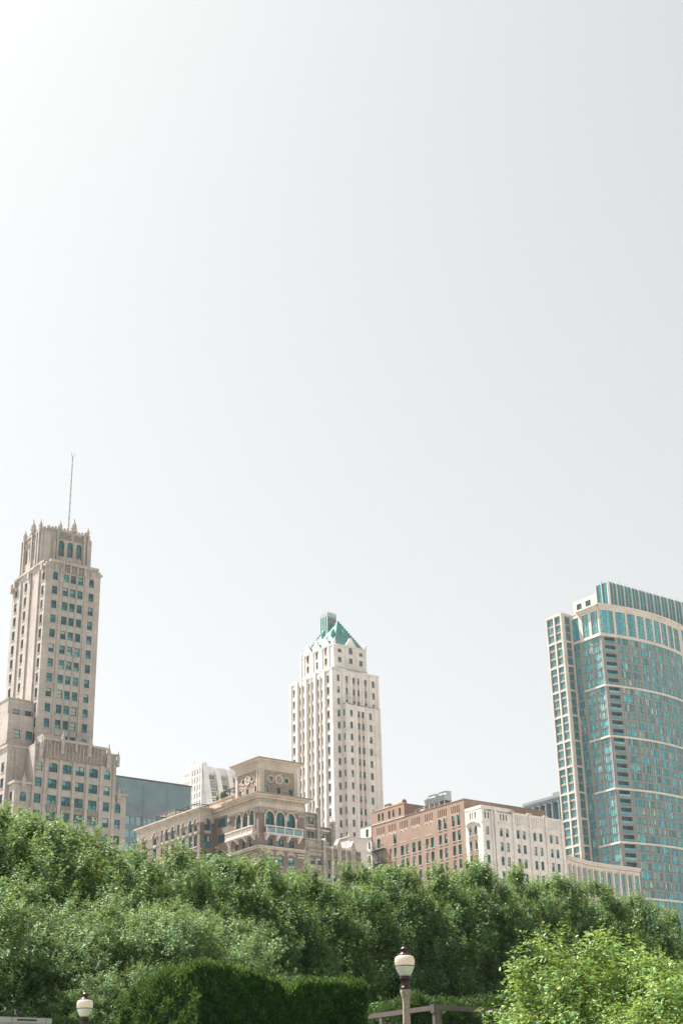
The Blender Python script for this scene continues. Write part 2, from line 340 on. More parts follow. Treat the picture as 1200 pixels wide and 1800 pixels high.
        if h.get('sill', True):
            P = dict(x0=a-.08, x1=b+.08, y0=c-.16, y1=c-.001)
            q = [pl.pt(P['x0'], P['y0'], .12), pl.pt(P['x1'], P['y0'], .12), pl.pt(P['x1'], P['y0'], 0.002), pl.pt(P['x0'], P['y0'], .002), pl.pt(P['x0'], P['y1'], .12), pl.pt(P['x1'], P['y1'], .12), pl.pt(P['x1'], P['y1'], .002), pl.pt(P['x0'], P['y1'], .002)]
            fr.hexa([s.rel(p) for p in q], h.get('sillm', 'white_trim'), ('back',))
        cols = {'sash': 1, 'double': 2, 'triple': 3, 'quad': 4, 'fixed': 1}.get(st, 1)
        w_ = (b-a-2*t)/cols
        mid = (c+d)/2 if not h.get('arch') else c+(d-c)*.5
        for i in range(cols):
            x0 = a+t+w_*i; x1 = x0+w_
            if i: bar(x0-t*.8, x0+t*.8, c+t, d-t, -D+.15)
            if st in ('sash', 'double'):
                bar(x0+(t*.8 if i else 0), x1-(t*.8 if i < cols-1 else 0), mid-.045, mid+.045)
                pane(x0, x1, c+t, mid); pane(x0, x1, mid, d-t)
                r = s.rng.random()
                if r < h.get('blinds', .22):
                    hb = s.rng.choice((.25, .5, .5, .8))*(d-c)
                    pane(x0+.03, x1-.03, max(d-t-hb, c+t), d-t, .02, h.get('blindm', 'blind'))
            else:
                pane(x0, x1, c+t, d-t)
        if st == 'quad':      # dark vents in the lower corners
            for x0 in (a+t, b-t-w_*.95): bar(x0, x0+w_*.9, c+t, c+t+.36, -D+.06, 'vent_teal')
        if st == 'triple':
            bar(a+t, b-t, c+(d-c)*.3-.04, c+(d-c)*.3+.04)
    def finish(s, limit=100):
        by = {}
        for p, mb in s.parts.items():
            if mb.f: by.setdefault(p.split('#')[0], []).append(mb)
        for pn, ms in by.items():
            def size(mb):
                a = np.array(mb.v); e = np.ptp(a, axis=0); return -float(np.sort(e)[1:].prod())
            ms.sort(key=size)
            for mb in ms[:100]: mb.build(pn, s.root)
            if len(ms) > 100:
                one = MB()
                for mb in ms[100:]:
                    b = len(one.v); one.v += mb.v
                    for f_, k in zip(mb.f, mb.m): one.f.append(tuple(b+i for i in f_)); one.m.append(one.mi(mb.mats[k]))
                one.build(pn, s.root)['kind'] = 'stuff'
        ws = sorted(s.wins, key=lambda h: -(h['b']-h['a'])*(h['z1']-h['z0']))
        for h in ws[:limit]:
            fr, gl = MB(), MB(); s.window(h, fr, gl)
            c = s.rel(h['pl'].pt((h['a']+h['b'])/2, h['z0'], 0))
            f = fr.build('window', s.root, origin=c); g = gl.build('pane', f, origin=c); g.location = (0, 0, 0)
        if len(ws) > limit:
            one = MB()
            for h in ws[limit:]: s.window(h, one, one)
            o = one.build('window', s.root); o['kind'] = 'stuff'
        return s.root
def H(a, b, ztop, h, **k):
    d = dict(a=a, b=b, z0=ztop-h, z1=ztop); d.update(k); return d
def grid(cols, tops, h, **k): return [H(a, b, t, h, **k) for t in tops for a, b in cols]
def pinnacle(B, u, v, z, h, r, mat, name='pinnacle'):
    mb = MB(); c = B.rel((u, v, z))
    mb.lathe((0, 0, 0), [(r*.9, 0), (r*.9, h*.25), (r*1.2, h*.28), (r*1.2, h*.34), (r*.85, h*.38), (r*.95, h*.5), (r*.6, h*.66), (r*.2, h*.78), (r*.28, h*.83), (r*.05, h)], 8, mat, pi/8)
    o = mb.build(name, B.root); o.location = c; return o

# ------------------------------------------------------------------ ground
def sheet(name, pts, z, mat, kind='structure'):
    mb = MB(); mb.face([(p[0], p[1], z) for p in pts], mat); o = mb.build(name); tag(o, kind=kind); return o
masonry('lawn', (0.06, 0.11, 0.03), (0.07, 0.12, 0.035), (0.05, 0.09, 0.03), 3, 3, 0.01, 0.3, (0.1, 0.09, 0.05))
plain('asphalt', (0.055, 0.055, 0.057), 0.9, 0, 0.3, 0.4); plain('pavement_concrete', (0.42, 0.40, 0.37), 0.9, 0, 0.2, 0.6)
plain('city_ground', (0.50, 0.46, 0.42), 0.9, 0, 0.3, 0.05)
sheet('ground', [(-1300, -1300), (1300, -1300), (1300, 1300), (-1300, 1300)], 0, 'city_ground')
def strip(name, u0, u1, v0, v1, z, mat):
    q = [g2w(u0, v0), g2w(u1, v0), g2w(u1, v1), g2w(u0, v1)]; sheet(name, [(p.x, p.y) for p in q], z, mat)
strip('grass', -150, 260, -80, 170, .004, 'lawn')
strip('path', -6, 9, -30, 60, .012, 'pavement_concrete')
strip('road', -300, 700, 248, 272, .008, 'asphalt')
mbp = MB(); a_, b_ = g2w(-300, 272.2), 0
pv = [g2w(-300, 272.2), g2w(700, 272.2), g2w(700, 1200), g2w(-300, 1200)]
mbp.hexa([(p.x, p.y, .004) for p in pv]+[(p.x, p.y, .14) for p in pv], 'pavement_concrete', ('bot',)); tag(mbp.build('pavement'), kind='structure')

# ================================================================== 1. limestone tower, far left
B = Building('stone_skyscraper', 'tall tan limestone tower with pinnacled crown and rooftop mast, far left', 126, 280)
P_ = 3.40
LM = dict(blindm='blind', blinds=.14, depth=.35, sillm='limestone')
# shaft
sh_tops = [124.7]+[121.35-P_*i for i in range(0, 21)]
colsE = [(134.3, 135.6), (143.4, 144.65)]; colsT = [(136.95, 138.25), (138.75, 140.05), (140.6, 141.9)]
hE = grid(colsE, sh_tops[1:], 1.95, **LM)+grid(colsE, [124.8], 2.0, arch=.45, **LM)+grid(colsT, sh_tops, 1.95, **LM)
hS = []
for a, b in ((286.7, 288.0), (295.45, 296.95), (300.65, 302.1)): hS += grid([(a, b)], sh_tops[1:], 2.2, **LM)+grid([(a, b)], [124.8], 2.2, arch=.45 if a < 290 or a > 299 else 0, **LM)
B.shell(132.62, 146.2, 286, 303.4, 55, 126.9, 'limestone', hE, hS)
pe, pw = E(286), W(132.62)
for a, b in ((136.1, 136.55), (142.25, 142.7)): B.pbox('pilaster', 'limestone', pe, a, b, 55, 126, .30)
for a, b in ((138.4, 138.6), (140.2, 140.42)): B.pbox('pilaster', 'limestone', pe, a, b, 55, 125, .14)
for t in sh_tops[:-1]:
    for a, b in colsT: B.pbox('spandrel', 'limestone_pale', pe, a-.1, b+.1, t-P_+.05, t-2.15, .05)
for a, b in ((288.9, 289.3), (293.3, 294.9), (298.4, 298.8)): B.pbox('pilaster', 'limestone', pw, a, b, 55, 125.6, .35)
B.box('cornice', 'limestone', 133.4, 145.5, 285.6, 286.4, 126.92, 127.6)
B.box('cornice', 'limestone', 145.4, 146.55, 285.65, 303.7, 125.9, 126.3); B.box('cornice', 'limestone', 132.2, 132.9, 286.8, 302.4, 126.92, 127.45)
B.box('cornice', 'limestone', 132.2, 133.35, 285.6, 286.75, 125.75, 126.3); B.box('cornice', 'limestone', 132.15, 132.8, 302.45, 303.75, 125.6, 126.1)
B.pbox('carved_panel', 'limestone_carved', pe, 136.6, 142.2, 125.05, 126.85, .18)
for x in (136.7, 138.45, 140.2, 142.0): B.pbox('pilaster', 'limestone', pe, x-.14, x+.14, 124.9, 127.9, .5)
for x in (134.95, 144.0):
    B.pbox('corbel', 'limestone', pe, x-.35, x+.35, 124.9, 126.5, .35)
for x in (287.3, 294.1, 301.4, 303.1): B.pbox('corbel', 'limestone', pw, x-.4, x+.4, 124.3 if x > 302 else 125.0, 126.4, .75)
# crown: chamfered tower stage
a0, a1, b0, b1, ch, zt = 132.55, 145.2, 287.9, 301.0, 1.45, 135.6
oct_ = [(a0+ch, b0), (a1-ch, b0), (a1, b0+ch), (a1, b1-ch), (a1-ch, b1), (a0+ch, b1), (a0, b1-ch), (a0, b0+ch)]
gs = dict(depth=.6, sill=False, style='sash', blinds=0)
hc = [H(x, x+1.45, 133.5, 3.9, arch=.72, **gs) for x in (136.15, 138.4, 140.65)]
B.wall(E(b0), a0+ch, a1-ch, 126, zt, hc, 'limestone')
hcw = [H(x, x+1.3, 133.2, 3.6, arch=.6, **gs) for x in (292.0, 294.2, 296.4)]
B.wall(W(a0), b0+ch, b1-ch, 126, zt, hcw, 'limestone')
mbw = B.mb('wall')
for i in (1, 2, 3, 4, 5, 7):
    p, q = oct_[i], oct_[(i+1) % 8]
    mbw.face([B.rel((p[0], p[1], 126)), B.rel((q[0], q[1], 126)), B.rel((q[0], q[1], zt)), B.rel((p[0], p[1], zt))], 'limestone')
B.mb('roof').face([B.rel((p[0], p[1], zt-.4)) for p in oct_], 'roofing')
cg = Plane((a0, b0+ch), (.7071, -.7071), (-.7071, -.7071))
for pl, ks in ((E(b0), (135.7, 142.5, 143.45)), (W(a0), (290.3, 291.5, 293.9, 298.1, 299.3))):
    for x in ks: B.pbox('buttress', 'limestone', pl, x-.22, x+.22, 126.9, zt+.3, .42)
B.pbox('buttress', 'limestone', cg, .1, .35, 127, zt, .15)
B.pbox('buttress', 'limestone', E(b0), 134.75, 135.25, 127.3, 133.2, .55)
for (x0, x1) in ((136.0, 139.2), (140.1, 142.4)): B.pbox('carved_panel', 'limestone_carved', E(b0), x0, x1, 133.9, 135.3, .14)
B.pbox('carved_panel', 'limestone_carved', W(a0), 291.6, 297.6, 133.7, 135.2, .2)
for i in range(3): B.pbox('spandrel', 'louver', E(b0), 136.3+2.25*i, 137.45+2.25*i, 130.25, 131.55, -.42, -.6)
for pl, x0, x1 in ((E(b0), a0+ch, a1-ch), (W(a0), b0+ch, b1-ch), (cg, 0, ch*1.414)):
    n = int((x1-x0)/.7)
    ck = 'parapet#c%.1f' % x1; B.pbox(ck, 'limestone', pl, x0-.1, x1+.1, zt+.003, zt+.35, .35)
    for i in range(n): B.pbox(ck, 'limestone', pl, x0+(i+.15)*(x1-x0)/n, x0+(i+.8)*(x1-x0)/n, zt+.36, zt+.8+.15*(i % 3), .2)
B.box('penthouse', 'limestone', 134.6, 139.5, 290.5, 299.4, 135.2, 137.3)
for (u, v, h, r) in ((136.15, 287.6, 2.4, .42), (139.55, 287.5, 3.6, .62), (143.2, 287.6, 2.3, .4), (132.2, 289.6, 2.6, .42), (132.1, 293.3, 3.8, .62), (132.2, 297.7, 2.6, .45)):
    pinnacle(B, u, v, 135.9, h, r, 'limestone')
for (u, v) in ((138.2, 285.5), (140.4, 285.5)): pinnacle(B, u, v, 127.7, 1.3, .3, 'limestone')
# mast
mt = MB(); c0 = Vector(B.rel((141.3, 294, 135)))
for k in range(3):
    a = 2*pi*k/3; mt.tube(c0+Vector((.17*cos(a), .17*sin(a), 0)), c0+Vector((.10*cos(a), .10*sin(a), 23.2)), .04, .03, 5, 'steel_grey')
for i in range(24):
    r = .17-.003*i; z = .5+i*.97
    mt.lathe((c0.x, c0.y, c0.z+z), [(r, 0), (r, .09)], 6, 'steel_grey' if i % 2 else 'white_paint')
mt.tube(c0+Vector((0, 0, 23.2)), c0+Vector((.5, 0, 24.5)), .06, .05, 4, 'steel_grey'); mt.tube(c0+Vector((0, 0, 23.2)), c0+Vector((-.5, 0, 24.5)), .06, .05, 4, 'steel_grey')
mt.build('radio_mast', B.root)
# side block C (steps down to the left)
B.shell(126.97, 132.6, 288.5, 318, 50, 94.55, 'limestone', grid([(128.06, 129.6), (130.95, 132.4)], [92.38], 1.5, **LM), [], depth=.3)
B.box('cornice', 'limestone', 126.8, 132.6, 288.3, 318, 94.56, 94.8)
B.shell(126.6, 132.55, 287.2, 300, 50, 90.85, 'limestone', grid([(128.05, 129.6), (130.9, 132.4)], [87.6], 1.9, **LM)+grid([(128.05, 129.6), (130.9, 132.4)], [84.2], 1.9, **LM),
        grid([(288.3, 290.1), (291.6, 293.2), (296, 297.8)], [80.3, 76.9, 73.5, 70.1], 2.2, **LM))
B.pbox('cornice', 'limestone', W(126.6), 287.1, 300, 84.4, 84.9, .2)
# front block
rows3 = [76.1-P_*i for i in range(9)]
d3 = []
for a, b in ((130.33, 131.84), (146.25, 147.7)): d3 += [H(a, b, 79.55, 2.0, arch=.45, **LM)]+grid([(a, b)], rows3, 1.95, **LM)
for a, b in ((133.28, 135.31), (136.5, 138.55), (139.5, 141.55), (142.72, 144.76)): d3 += [H(a, b, 79.55, 2.0, arch=.3, style='double', **LM)]+grid([(a, b)], rows3, 1.95, style='double', **LM)
B.shell(129.85, 148.9, 280, 287, 0, 83.2, 'limestone', d3, [], depth=.4)
pd = E(280)
for x in (132.55, 135.9, 139.02, 142.15, 145.5): B.pbox('pilaster', 'limestone', pd, x-.33, x+.33, 0, 81.2, .32)
B.pbox('pilaster', 'limestone', pd, 129.8, 130.1, 0, 82, .2); B.pbox('pilaster', 'limestone', pd, 148.2, 148.95, 0, 82, .25)
for t in [79.55]+rows3:
    for a, b in ((133.28, 135.31), (136.5, 138.55), (139.5, 141.55), (142.72, 144.76)):
        zz = t-P_
        if abs(zz+2.0-70.9) < .8: B.pbox('carved_panel', 'limestone_carved', pd, a-.15, b+.15, t-3.35, t-2.1, .3)
        else: B.pbox('spandrel', 'limestone_pale', pd, a-.1, b+.1, t-3.3, t-2.15, .04)
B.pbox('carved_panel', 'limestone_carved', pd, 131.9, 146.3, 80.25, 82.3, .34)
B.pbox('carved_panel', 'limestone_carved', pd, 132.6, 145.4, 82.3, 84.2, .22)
B.pbox('cornice', 'limestone', pd, 131.6, 143.0, 84.2, 84.75, .5); B.pbox('cornice', 'limestone', pd, 143.0, 146.6, 83.9, 84.4, .45)
B.pbox('cornice', 'limestone', pd, 129.7, 131.6, 83.0, 83.5, .35); B.pbox('cornice', 'limestone', pd, 146.6, 149.1, 82.8, 83.3, .35)
B.box('wall', 'limestone', 131.7, 146.5, 280.06, 286, 83.2, 84.3)
B.box('wall', 'limestone', 131.9, 136, 280.8, 284.5, 84.3, 85.7)
for i in range(16): B.pbox('buttress', 'limestone', pd, 132.4+i*.85, 132.55+i*.85, 80.6, 83.9, .42)
for x, z, h, r in ((131.1, 80.3, 4.7, .5), (135.95, 82.6, 4.3, .45), (142.3, 82.8, 4.3, .45), (146.9, 81.0, 4.4, .52), (149.2, 81.6, 2.4, .35), (139.1, 83.4, 1.9, .3)):
    pinnacle(B, x, 279.5, z, h, r, 'limestone')
    B.pbox('corbel', 'limestone', pd, x-r*.8, x+r*.8, z-1.0, z+.4, .7)
# recessed wings of the front block
B.shell(125.3, 150.9, 283.5, 300, 0, 82.5, 'limestone', [], grid([(284.4, 286.0), (288.2, 289.8), (292, 293.6)], [79.6-P_*i for i in range(6)], 2.1, **LM), depth=.3)
B.box('cornice', 'limestone', 125.0, 131.5, 283.1, 300.2, 82.52, 83.0); B.box('cornice', 'limestone', 148.0, 151.15, 283.1, 300.2, 81.6, 82.15)
for x in (126.4, 127.4, 128.9): B.pbox('buttress', 'limestone', E(283.5), x-.18, x+.18, 74.8, 82, .3)
d1 = []
for a, b in ((127.36, 128.8), (149.35, 150.72)): d1 += [H(a, b, 72.8, 1.95, arch=.45, **LM)]+grid([(a, b)], [72.8-P_*i for i in range(1, 9)], 1.95, **LM)
B.shell(126.1, 129.82, 280.5, 284, 0, 74.4, 'limestone', [h for h in d1 if h['a'] < 140], grid([(281.4, 282.8)], [72.9-P_*i for i in range(5)], 2.0, **LM))
B.shell(148.93, 152.0, 280.5, 300, 0, 74.6, 'limestone', [h for h in d1 if h['a'] > 140], [])
B.box('cornice', 'limestone', 125.7, 129.8, 280.0, 283.45, 74.42, 74.95); B.box('cornice', 'limestone', 148.96, 152.35, 280.1, 300, 74.62, 75.1)
for x in (128.0, 150.0):
    pinnacle(B, x, 280.1, 73.6, 3.3, .5, 'limestone'); B.pbox('corbel', 'limestone', E(280.5), x-.4, x+.4, 72.9, 73.9, .5)
pinnacle(B, 151.3, 281, 74.9, 1.9, .35, 'limestone')
B.finish()

# ================================================================== 2. brick palazzo tower with loggia and side wing
B = Building('brick_tower', 'brown brick tower with arched loggia, stone balconies and wide eaves left of centre', 185.85, 280)
A = dict(depth=.45, sill=False, blinds=0)
aE = [H(x, x+2.2, 75.55, 3.45, arch=1.1, style='double', **A) for x in (187.72, 190.66, 193.58)]
aE += grid([(188.3, 189.7), (191.26, 192.7), (194.15, 195.6)], [69.35], 1.7, style='double', **A)
aE += grid([(187.9, 189.4), (190.9, 192.5), (193.95, 195.55)], [65.6, 61.8, 58.0], 2.3, blinds=1, sill=True, depth=.3)
aW = [H(x, x+1.8, 75.95, 3.8, arch=.9, style='double', **A) for x in (281.75, 284.55, 287.35)]
aW += grid([(282.7, 284.0), (285.5, 286.85), (288.3, 289.7)], [69.45], 1.75, **A)
B.shell(185.85, 198.4, 280, 293.0, 0, 76.4, 'brown_brick', aE, aW, cap=False, depth=.45)
pe, pw = E(280), W(185.85)
# frieze and eaves
B.box('frieze#low', 'buff_stone', 185.75, 198.5, 279.9, 293.1, 76.42, 78.3)
for i in range(26): B.pbox('frieze#low', 'buff_stone', E(279.9), 186.0+i*.49, 186.24+i*.49, 77.5, 78.1, .3)
for i in range(27): B.pbox('frieze#low', 'buff_stone', W(185.75), 280.1+i*.49, 280.34+i*.49, 77.5, 78.1, .3)
B.box('eaves#0', 'buff_stone', 185.2, 199.0, 279.3, 293.6, 78.32, 78.8); B.box('eaves#0', 'buff_stone', 184.6, 199.6, 278.7, 294.0, 78.82, 79.15); B.box('eaves#0', 'brickmold', 184.4, 199.8, 278.5, 294.1, 79.16, 79.42)
B.pbox('frieze', 'buff_carved', pe, 185.85, 198.4, 75.75, 76.4, .12); B.pbox('frieze', 'buff_carved', pw, 280, 293, 76.0, 76.4, .12)
for x0, x1 in ((185.9, 187.3), (196.6, 198.35)): B.pbox('frieze', 'buff_carved', pe, x0, x1, 74.9, 75.74, .25)
for x0, x1 in ((280.1, 281.4), (291.4, 292.95)): B.pbox('frieze', 'buff_carved', pw, x0, x1, 75.0, 75.98, .25)
def archring(B, pl, cx, zs, r, w_, o, mat, k=10, part='arch_moulding'):
    part = part+'#a%.2f_%.2f_%.1f' % (cx, zs, pl.p[0]+pl.p[1]); 
    for i in range(k):
        t0, t1 = pi*i/k, pi*(i+1)/k
        P = [(cx-(r)*cos(t0), zs+r*sin(t0)), (cx-(r+w_)*cos(t0), zs+(r+w_)*sin(t0)), (cx-(r+w_)*cos(t1), zs+(r+w_)*sin(t1)), (cx-r*cos(t1), zs+r*sin(t1))]
        lo = [B.rel(pl.pt(x, z, .002)) for x, z in P]; hi = [B.rel(pl.pt(x, z, o)) for x, z in P]
        B.mb(part).hexa(lo+hi, mat, ('bot',))
for x in (187.72, 190.66, 193.58):
    archring(B, pe, x+1.1, 74.45, 1.12, .3, .15, 'buff_stone')
for x in (281.75, 284.55, 287.35): archring(B, pw, x+.9, 75.05, .92, .28, .15, 'buff_stone')
for x in (187.5, 190.13, 190.45, 193.05, 193.38, 195.98, 196.2):
    c = B.rel(pe.pt(x, 71.9, .12)); B.mb('column').lathe(c, [(.2, 0), (.14, .15), (.12, 2.2), (.22, 2.45), (.22, 2.6)], 8, 'white_trim')
for x in (281.5, 283.9, 284.2, 286.7, 287.0, 289.45):
    c = B.rel(pw.pt(x, 72.1, .12)); B.mb('column').lathe(c, [(.2, 0), (.14, .15), (.12, 2.4), (.22, 2.65), (.22, 2.8)], 8, 'white_trim')
# balconies
for pl, x0, x1, zf in ((pe, 187.1, 197.4, 70.1), (pw, 280.9, 292.4, 70.15)):
    bk = 'balcony#b%d' % (pl is pe)
    B.pbox(bk, 'white_trim', pl, x0, x1, zf, zf+.25, 1.35); B.pbox(bk, 'white_trim', pl, x0+.15, x1-.15, zf+.26, zf+.4, 1.2)
    n = 4 if pl is pe else 5; w_ = (x1-x0-.4)/n
    for i in range(n+1): B.pbox(bk, 'white_trim', pl, x0+.1+i*w_, x0+.35+i*w_, zf+.41, zf+1.75, 1.15, .95)
    for i in range(n): B.pbox(bk, 'pane_pale' if pl is pe else 'white_trim', pl, x0+.36+i*w_, x0+.09+(i+1)*w_, zf+.45, zf+1.55, 1.05, .98)
    B.pbox(bk, 'white_trim', pl, x0, x1, zf+1.76, zf+1.98, 1.3, .85)
    for i in range(4):
        xx = x0+.3+i*(x1-x0-1.3)/3
        B.pbox('bracket#%s%d' % (bk, i), 'white_trim', pl, xx, xx+.7, zf-.35, zf-.01, 1.1); B.pbox('bracket#%s%d' % (bk, i), 'white_trim', pl, xx+.05, xx+.65, zf-.75, zf-.36, .8); B.pbox('bracket#%s%d' % (bk, i), 'white_trim', pl, xx+.1, xx+.6, zf-1.15, zf-.76, .4)
# lower string course with voussoirs
B.pbox('cornice', 'buff_stone', pe, 185.3, 198.7, 67.2, 67.55, .55); B.pbox('cornice', 'buff_stone', pw, 279.5, 293, 67.2, 67.55, .55)
B.pbox('cornice', 'buff_stone', pe, 185.6, 198.5, 66.9, 67.19, .3); B.pbox('cornice', 'buff_stone', pw, 279.8, 293, 66.9, 67.19, .3)
for cx in (188.65, 191.7, 194.75):
    for i in range(9):
        t = pi*(i+.5)/9; x = cx-1.15*cos(t); z = 65.75+.85*sin(t)
        P = [(cx-.8*cos(t)-.12*sin(t), 65.7+.35*sin(t)-.1*cos(t)), (cx-1.45*cos(t)-.16*sin(t), 65.75+1.1*sin(t)), (cx-1.45*cos(t)+.16*sin(t), 65.75+1.1*sin(t)), (cx-.8*cos(t)+.12*sin(t), 65.7+.35*sin(t)+.1*cos(t))]
        B.mb('voussoir_arch#%.1f' % cx).hexa([B.rel(pe.pt(a, b, .002)) for a, b in P]+[B.rel(pe.pt(a, b, .12)) for a, b in P], 'buff_stone', ('bot',))
B.pbox('cornice', 'buff_stone', pe, 196.5, 198.4, 65.6, 65.9, .12); B.pbox('cornice', 'buff_stone', pe, 196.5, 198.4, 66.2, 66.5, .12)
# upper belvedere
small = dict(depth=.3, sill=False, style='fixed')
uE = grid([(188.75, 189.7), (192.2, 193.15), (195.6, 196.55)], [81.8], 1.35, **small)+grid([(189.95, 190.95), (194.45, 195.4)], [84.15], .9, **small)
uW = grid([(283.1, 283.9), (286.6, 287.4), (289.6, 290.35)], [81.9], 1.35, **small)+grid([(284.6, 285.3), (288.3, 289.0)], [84.3], .9, **small)
B.shell(187.32, 198.2, 282, 292.3, 79.2, 87.5, 'buff_stone', [H(188.53, 196.97, 85.65, 5.35, style='void', depth=.01)], [H(282.9, 290.95, 85.6, 5.3, style='void', depth=.01)], cap=True)
pe2, pw2 = E(282), W(187.32)
B.wall(E(281.97), 188.53, 196.97, 80.3, 85.65, uE, 'brick_diaper', 'panel', .3); B.wall(W(187.29), 282.9, 290.95, 80.3, 85.6, uW, 'brick_diaper', 'panel', .3)
for pl, x0, x1, X0, X1 in ((pe2, 188.53, 196.97, 187.3, 198.2), (pw2, 282.9, 290.95, 282, 292.3)):
    B.pbox('panel_frame', 'buff_stone', pl, x0-.3, x0, 80, 85.95, .2); B.pbox('panel_frame', 'buff_stone', pl, x1, x1+.3, 80, 85.95, .2); B.pbox('panel_frame', 'buff_stone', pl, x0, x1, 85.65, 85.95, .2)
def star(B, pl, cx, cz, r, mat, n=8, o=.16, inner=0):
    pts = [(cx+(r if i % 2 else r*.78)*cos(pi*i/n+.2), cz+(r if i % 2 else r*.78)*sin(pi*i/n+.2)) for i in range(2*n)]
    ip = [(cx+inner*(1 if abs(cos(pi*i/n+.2)) > .7 else .98)*cos(pi*i/n+.2)*1.0, cz+inner*sin(pi*i/n+.2)) for i in range(2*n)]
    for i in range(2*n):
        j = (i+1) % (2*n); P = [ip[i], pts[i], pts[j], ip[j]]
        B.mb('medallion#%.2f_%.1f_%.1f' % (cx, r, pl.p[0]+pl.p[1])).hexa([B.rel(pl.pt(a, b, .002)) for a, b in P]+[B.rel(pl.pt(a, b, o)) for a, b in P], mat, ('bot',))
for x in (190.45, 194.92): star(B, E(281.97), x, 83.7, 1.0, 'buff_stone', 8, .12, .66)
star(B, E(281.97), 192.75, 83.75, 1.35, 'buff_stone', 9, .18, .75); star(B, E(281.97), 192.75, 83.75, .7, 'buff_carved', 6, .12, .05)
for x in (284.95, 288.65): star(B, W(187.29), x, 83.85, .95, 'buff_stone', 8, .12, .6)
star(B, W(187.29), 286.8, 83.85, 1.3, 'buff_stone', 9, .18, .7); star(B, W(187.29), 286.8, 83.85, .65, 'buff_carved', 6, .12, .05)
B.box('eaves#1', 'buff_stone', 187.0, 198.55, 281.7, 292.6, 87.3, 87.7); B.box('eaves#1', 'buff_stone', 186.4, 199.1, 281.1, 293.1, 87.72, 88.05); B.box('eaves#1', 'brickmold', 186.2, 199.3, 280.9, 293.3, 88.06, 88.3)
# side wing: recess, then arcade
rw = grid([(294.4, 297.7)], [76.5, 72.8, 69.1, 65.4], 2.0, style='triple', depth=.25, sill=False)
B.wall(W(186.1), 293, 299.6, 0, 77.0, rw, 'brown_brick', 'wall', .25)
B.box('frieze#rec', 'buff_stone', 185.98, 187, 293.1, 299.4, 77.02, 78.2); B.box('eaves#2', 'buff_stone', 185.3, 187, 294.0, 299.4, 78.22, 78.75); B.box('eaves#2', 'brickmold', 184.9, 187, 294.12, 299.2, 78.76, 79.0)
for i in range(13): B.pbox('frieze#rec', 'buff_stone', W(185.98), 293.3+i*.47, 293.52+i*.47, 77.5, 78.0, .3)
cols = [(300.75, 302.15), (303.1, 304.45), (306.25, 307.6), (311.35, 312.8), (314.1, 315.5), (319.9, 321.5), (325.2, 326.8)]
nar = [(309.05, 309.95), (316.85, 317.65)]
hw1 = [H(a, b, 77.0, 2.9, arch=.6, style='double', depth=.35, sill=False, blinds=.6, blindm='white_paint') for a, b in cols]+[H(a, b, 77.0, 2.9, style='fixed', depth=.35, sill=False) for a, b in nar]
hw2 = grid(cols+nar, [73.1, 69.3, 65.5], 2.7, style='double', depth=.35)
he1 = [H(183.45, 185.1, 77.0, 2.9, arch=.75, style='double', depth=.35, sill=False)]; he2 = grid([(183.4, 185.1)], [73.0, 69.2, 65.4], 2.9, style='double', depth=.35, sill=False)
B.shell(182.2, 186.09, 299.5, 329.6, 77.1, 78.7, 'buff_stone', [], [], cap=False)
# full wall of the arcade: stone above, brick piers below (openings run through both)
B.parts['arcade_wall'] = MB()
B.wall(W(182.17), 299.47, 329.6, 73.5, 78.72, hw1, 'buff_stone', 'arcade_wall', .35); B.wall(E(299.47), 182.17, 186.09, 73.5, 78.72, he1, 'buff_stone', 'arcade_wall', .35)
B.wall(W(182.2), 299.5, 329.6, 0, 73.5, hw2, 'brown_brick', 'wall', .35); B.wall(E(299.5), 182.2, 186.09, 0, 73.5, he2, 'brown_brick', 'wall', .35)
edges = [299.5]+[x for a, b in sorted(cols+nar) for x in (a, b)]+[329.6]
for i in range(0, len(edges), 2): B.pbox('pier', 'brown_brick', W(182.17), edges[i]+.05, edges[i+1]-.05, 73.5, 75.9, .06)
B.pbox('pier', 'brown_brick', E(299.47), 182.2, 183.4, 73.5, 75.9, .06); B.pbox('pier', 'brown_brick', E(299.47), 185.15, 186.05, 73.5, 75.9, .06)
for a, b in cols:
    archring(B, W(182.17), (a+b)/2, 76.4, (b-a)/2+.02, .25, .14, 'white_trim', 8); B.pbox('cornice', 'buff_stone', W(182.17), a-.55, a-.02, 75.92, 76.25, .3); B.pbox('cornice', 'buff_stone', W(182.17), b+.02, b+.5, 75.92, 76.25, .3)
    B.pbox('railing#%.1f' % a, 'black_metal', W(182.17), a, b, 74.9, 74.98, .25, .2)
    for i in range(5): B.pbox('railing#%.1f' % a, 'black_metal', W(182.17), a+i*(b-a)/5, a+i*(b-a)/5+.05, 73.95, 74.9, .25, .2)
archring(B, E(299.47), 184.27, 76.25, .85, .3, .14, 'buff_stone', 8)
B.pbox('cornice', 'buff_stone', W(182.17), 299.2, 329.6, 78.0, 78.15, .15)
B.box('eaves#3', 'buff_stone', 181.8, 186.3, 299.1, 330, 78.74, 79.1); B.box('eaves#3', 'buff_stone', 181.35, 186.3, 298.65, 330.3, 79.12, 79.4)
B.box('roof', 'roofing', 182.3, 196, 299.6, 329.5, 78.4, 78.7)
B.mb('wall').face([B.rel(p) for p in ((186.09, 329.6, 0), (182.2, 329.6, 0), (182.2, 329.6, 76), (186.09, 329.6, 76))], 'brown_brick')
B.shell(187.0, 198.3, 293.2, 305.5, 60, 81.35, 'tan_render', [], []); B.box('cornice', 'tan_render', 186.85, 198.4, 293.2, 305.6, 81.36, 81.55)
B.finish()
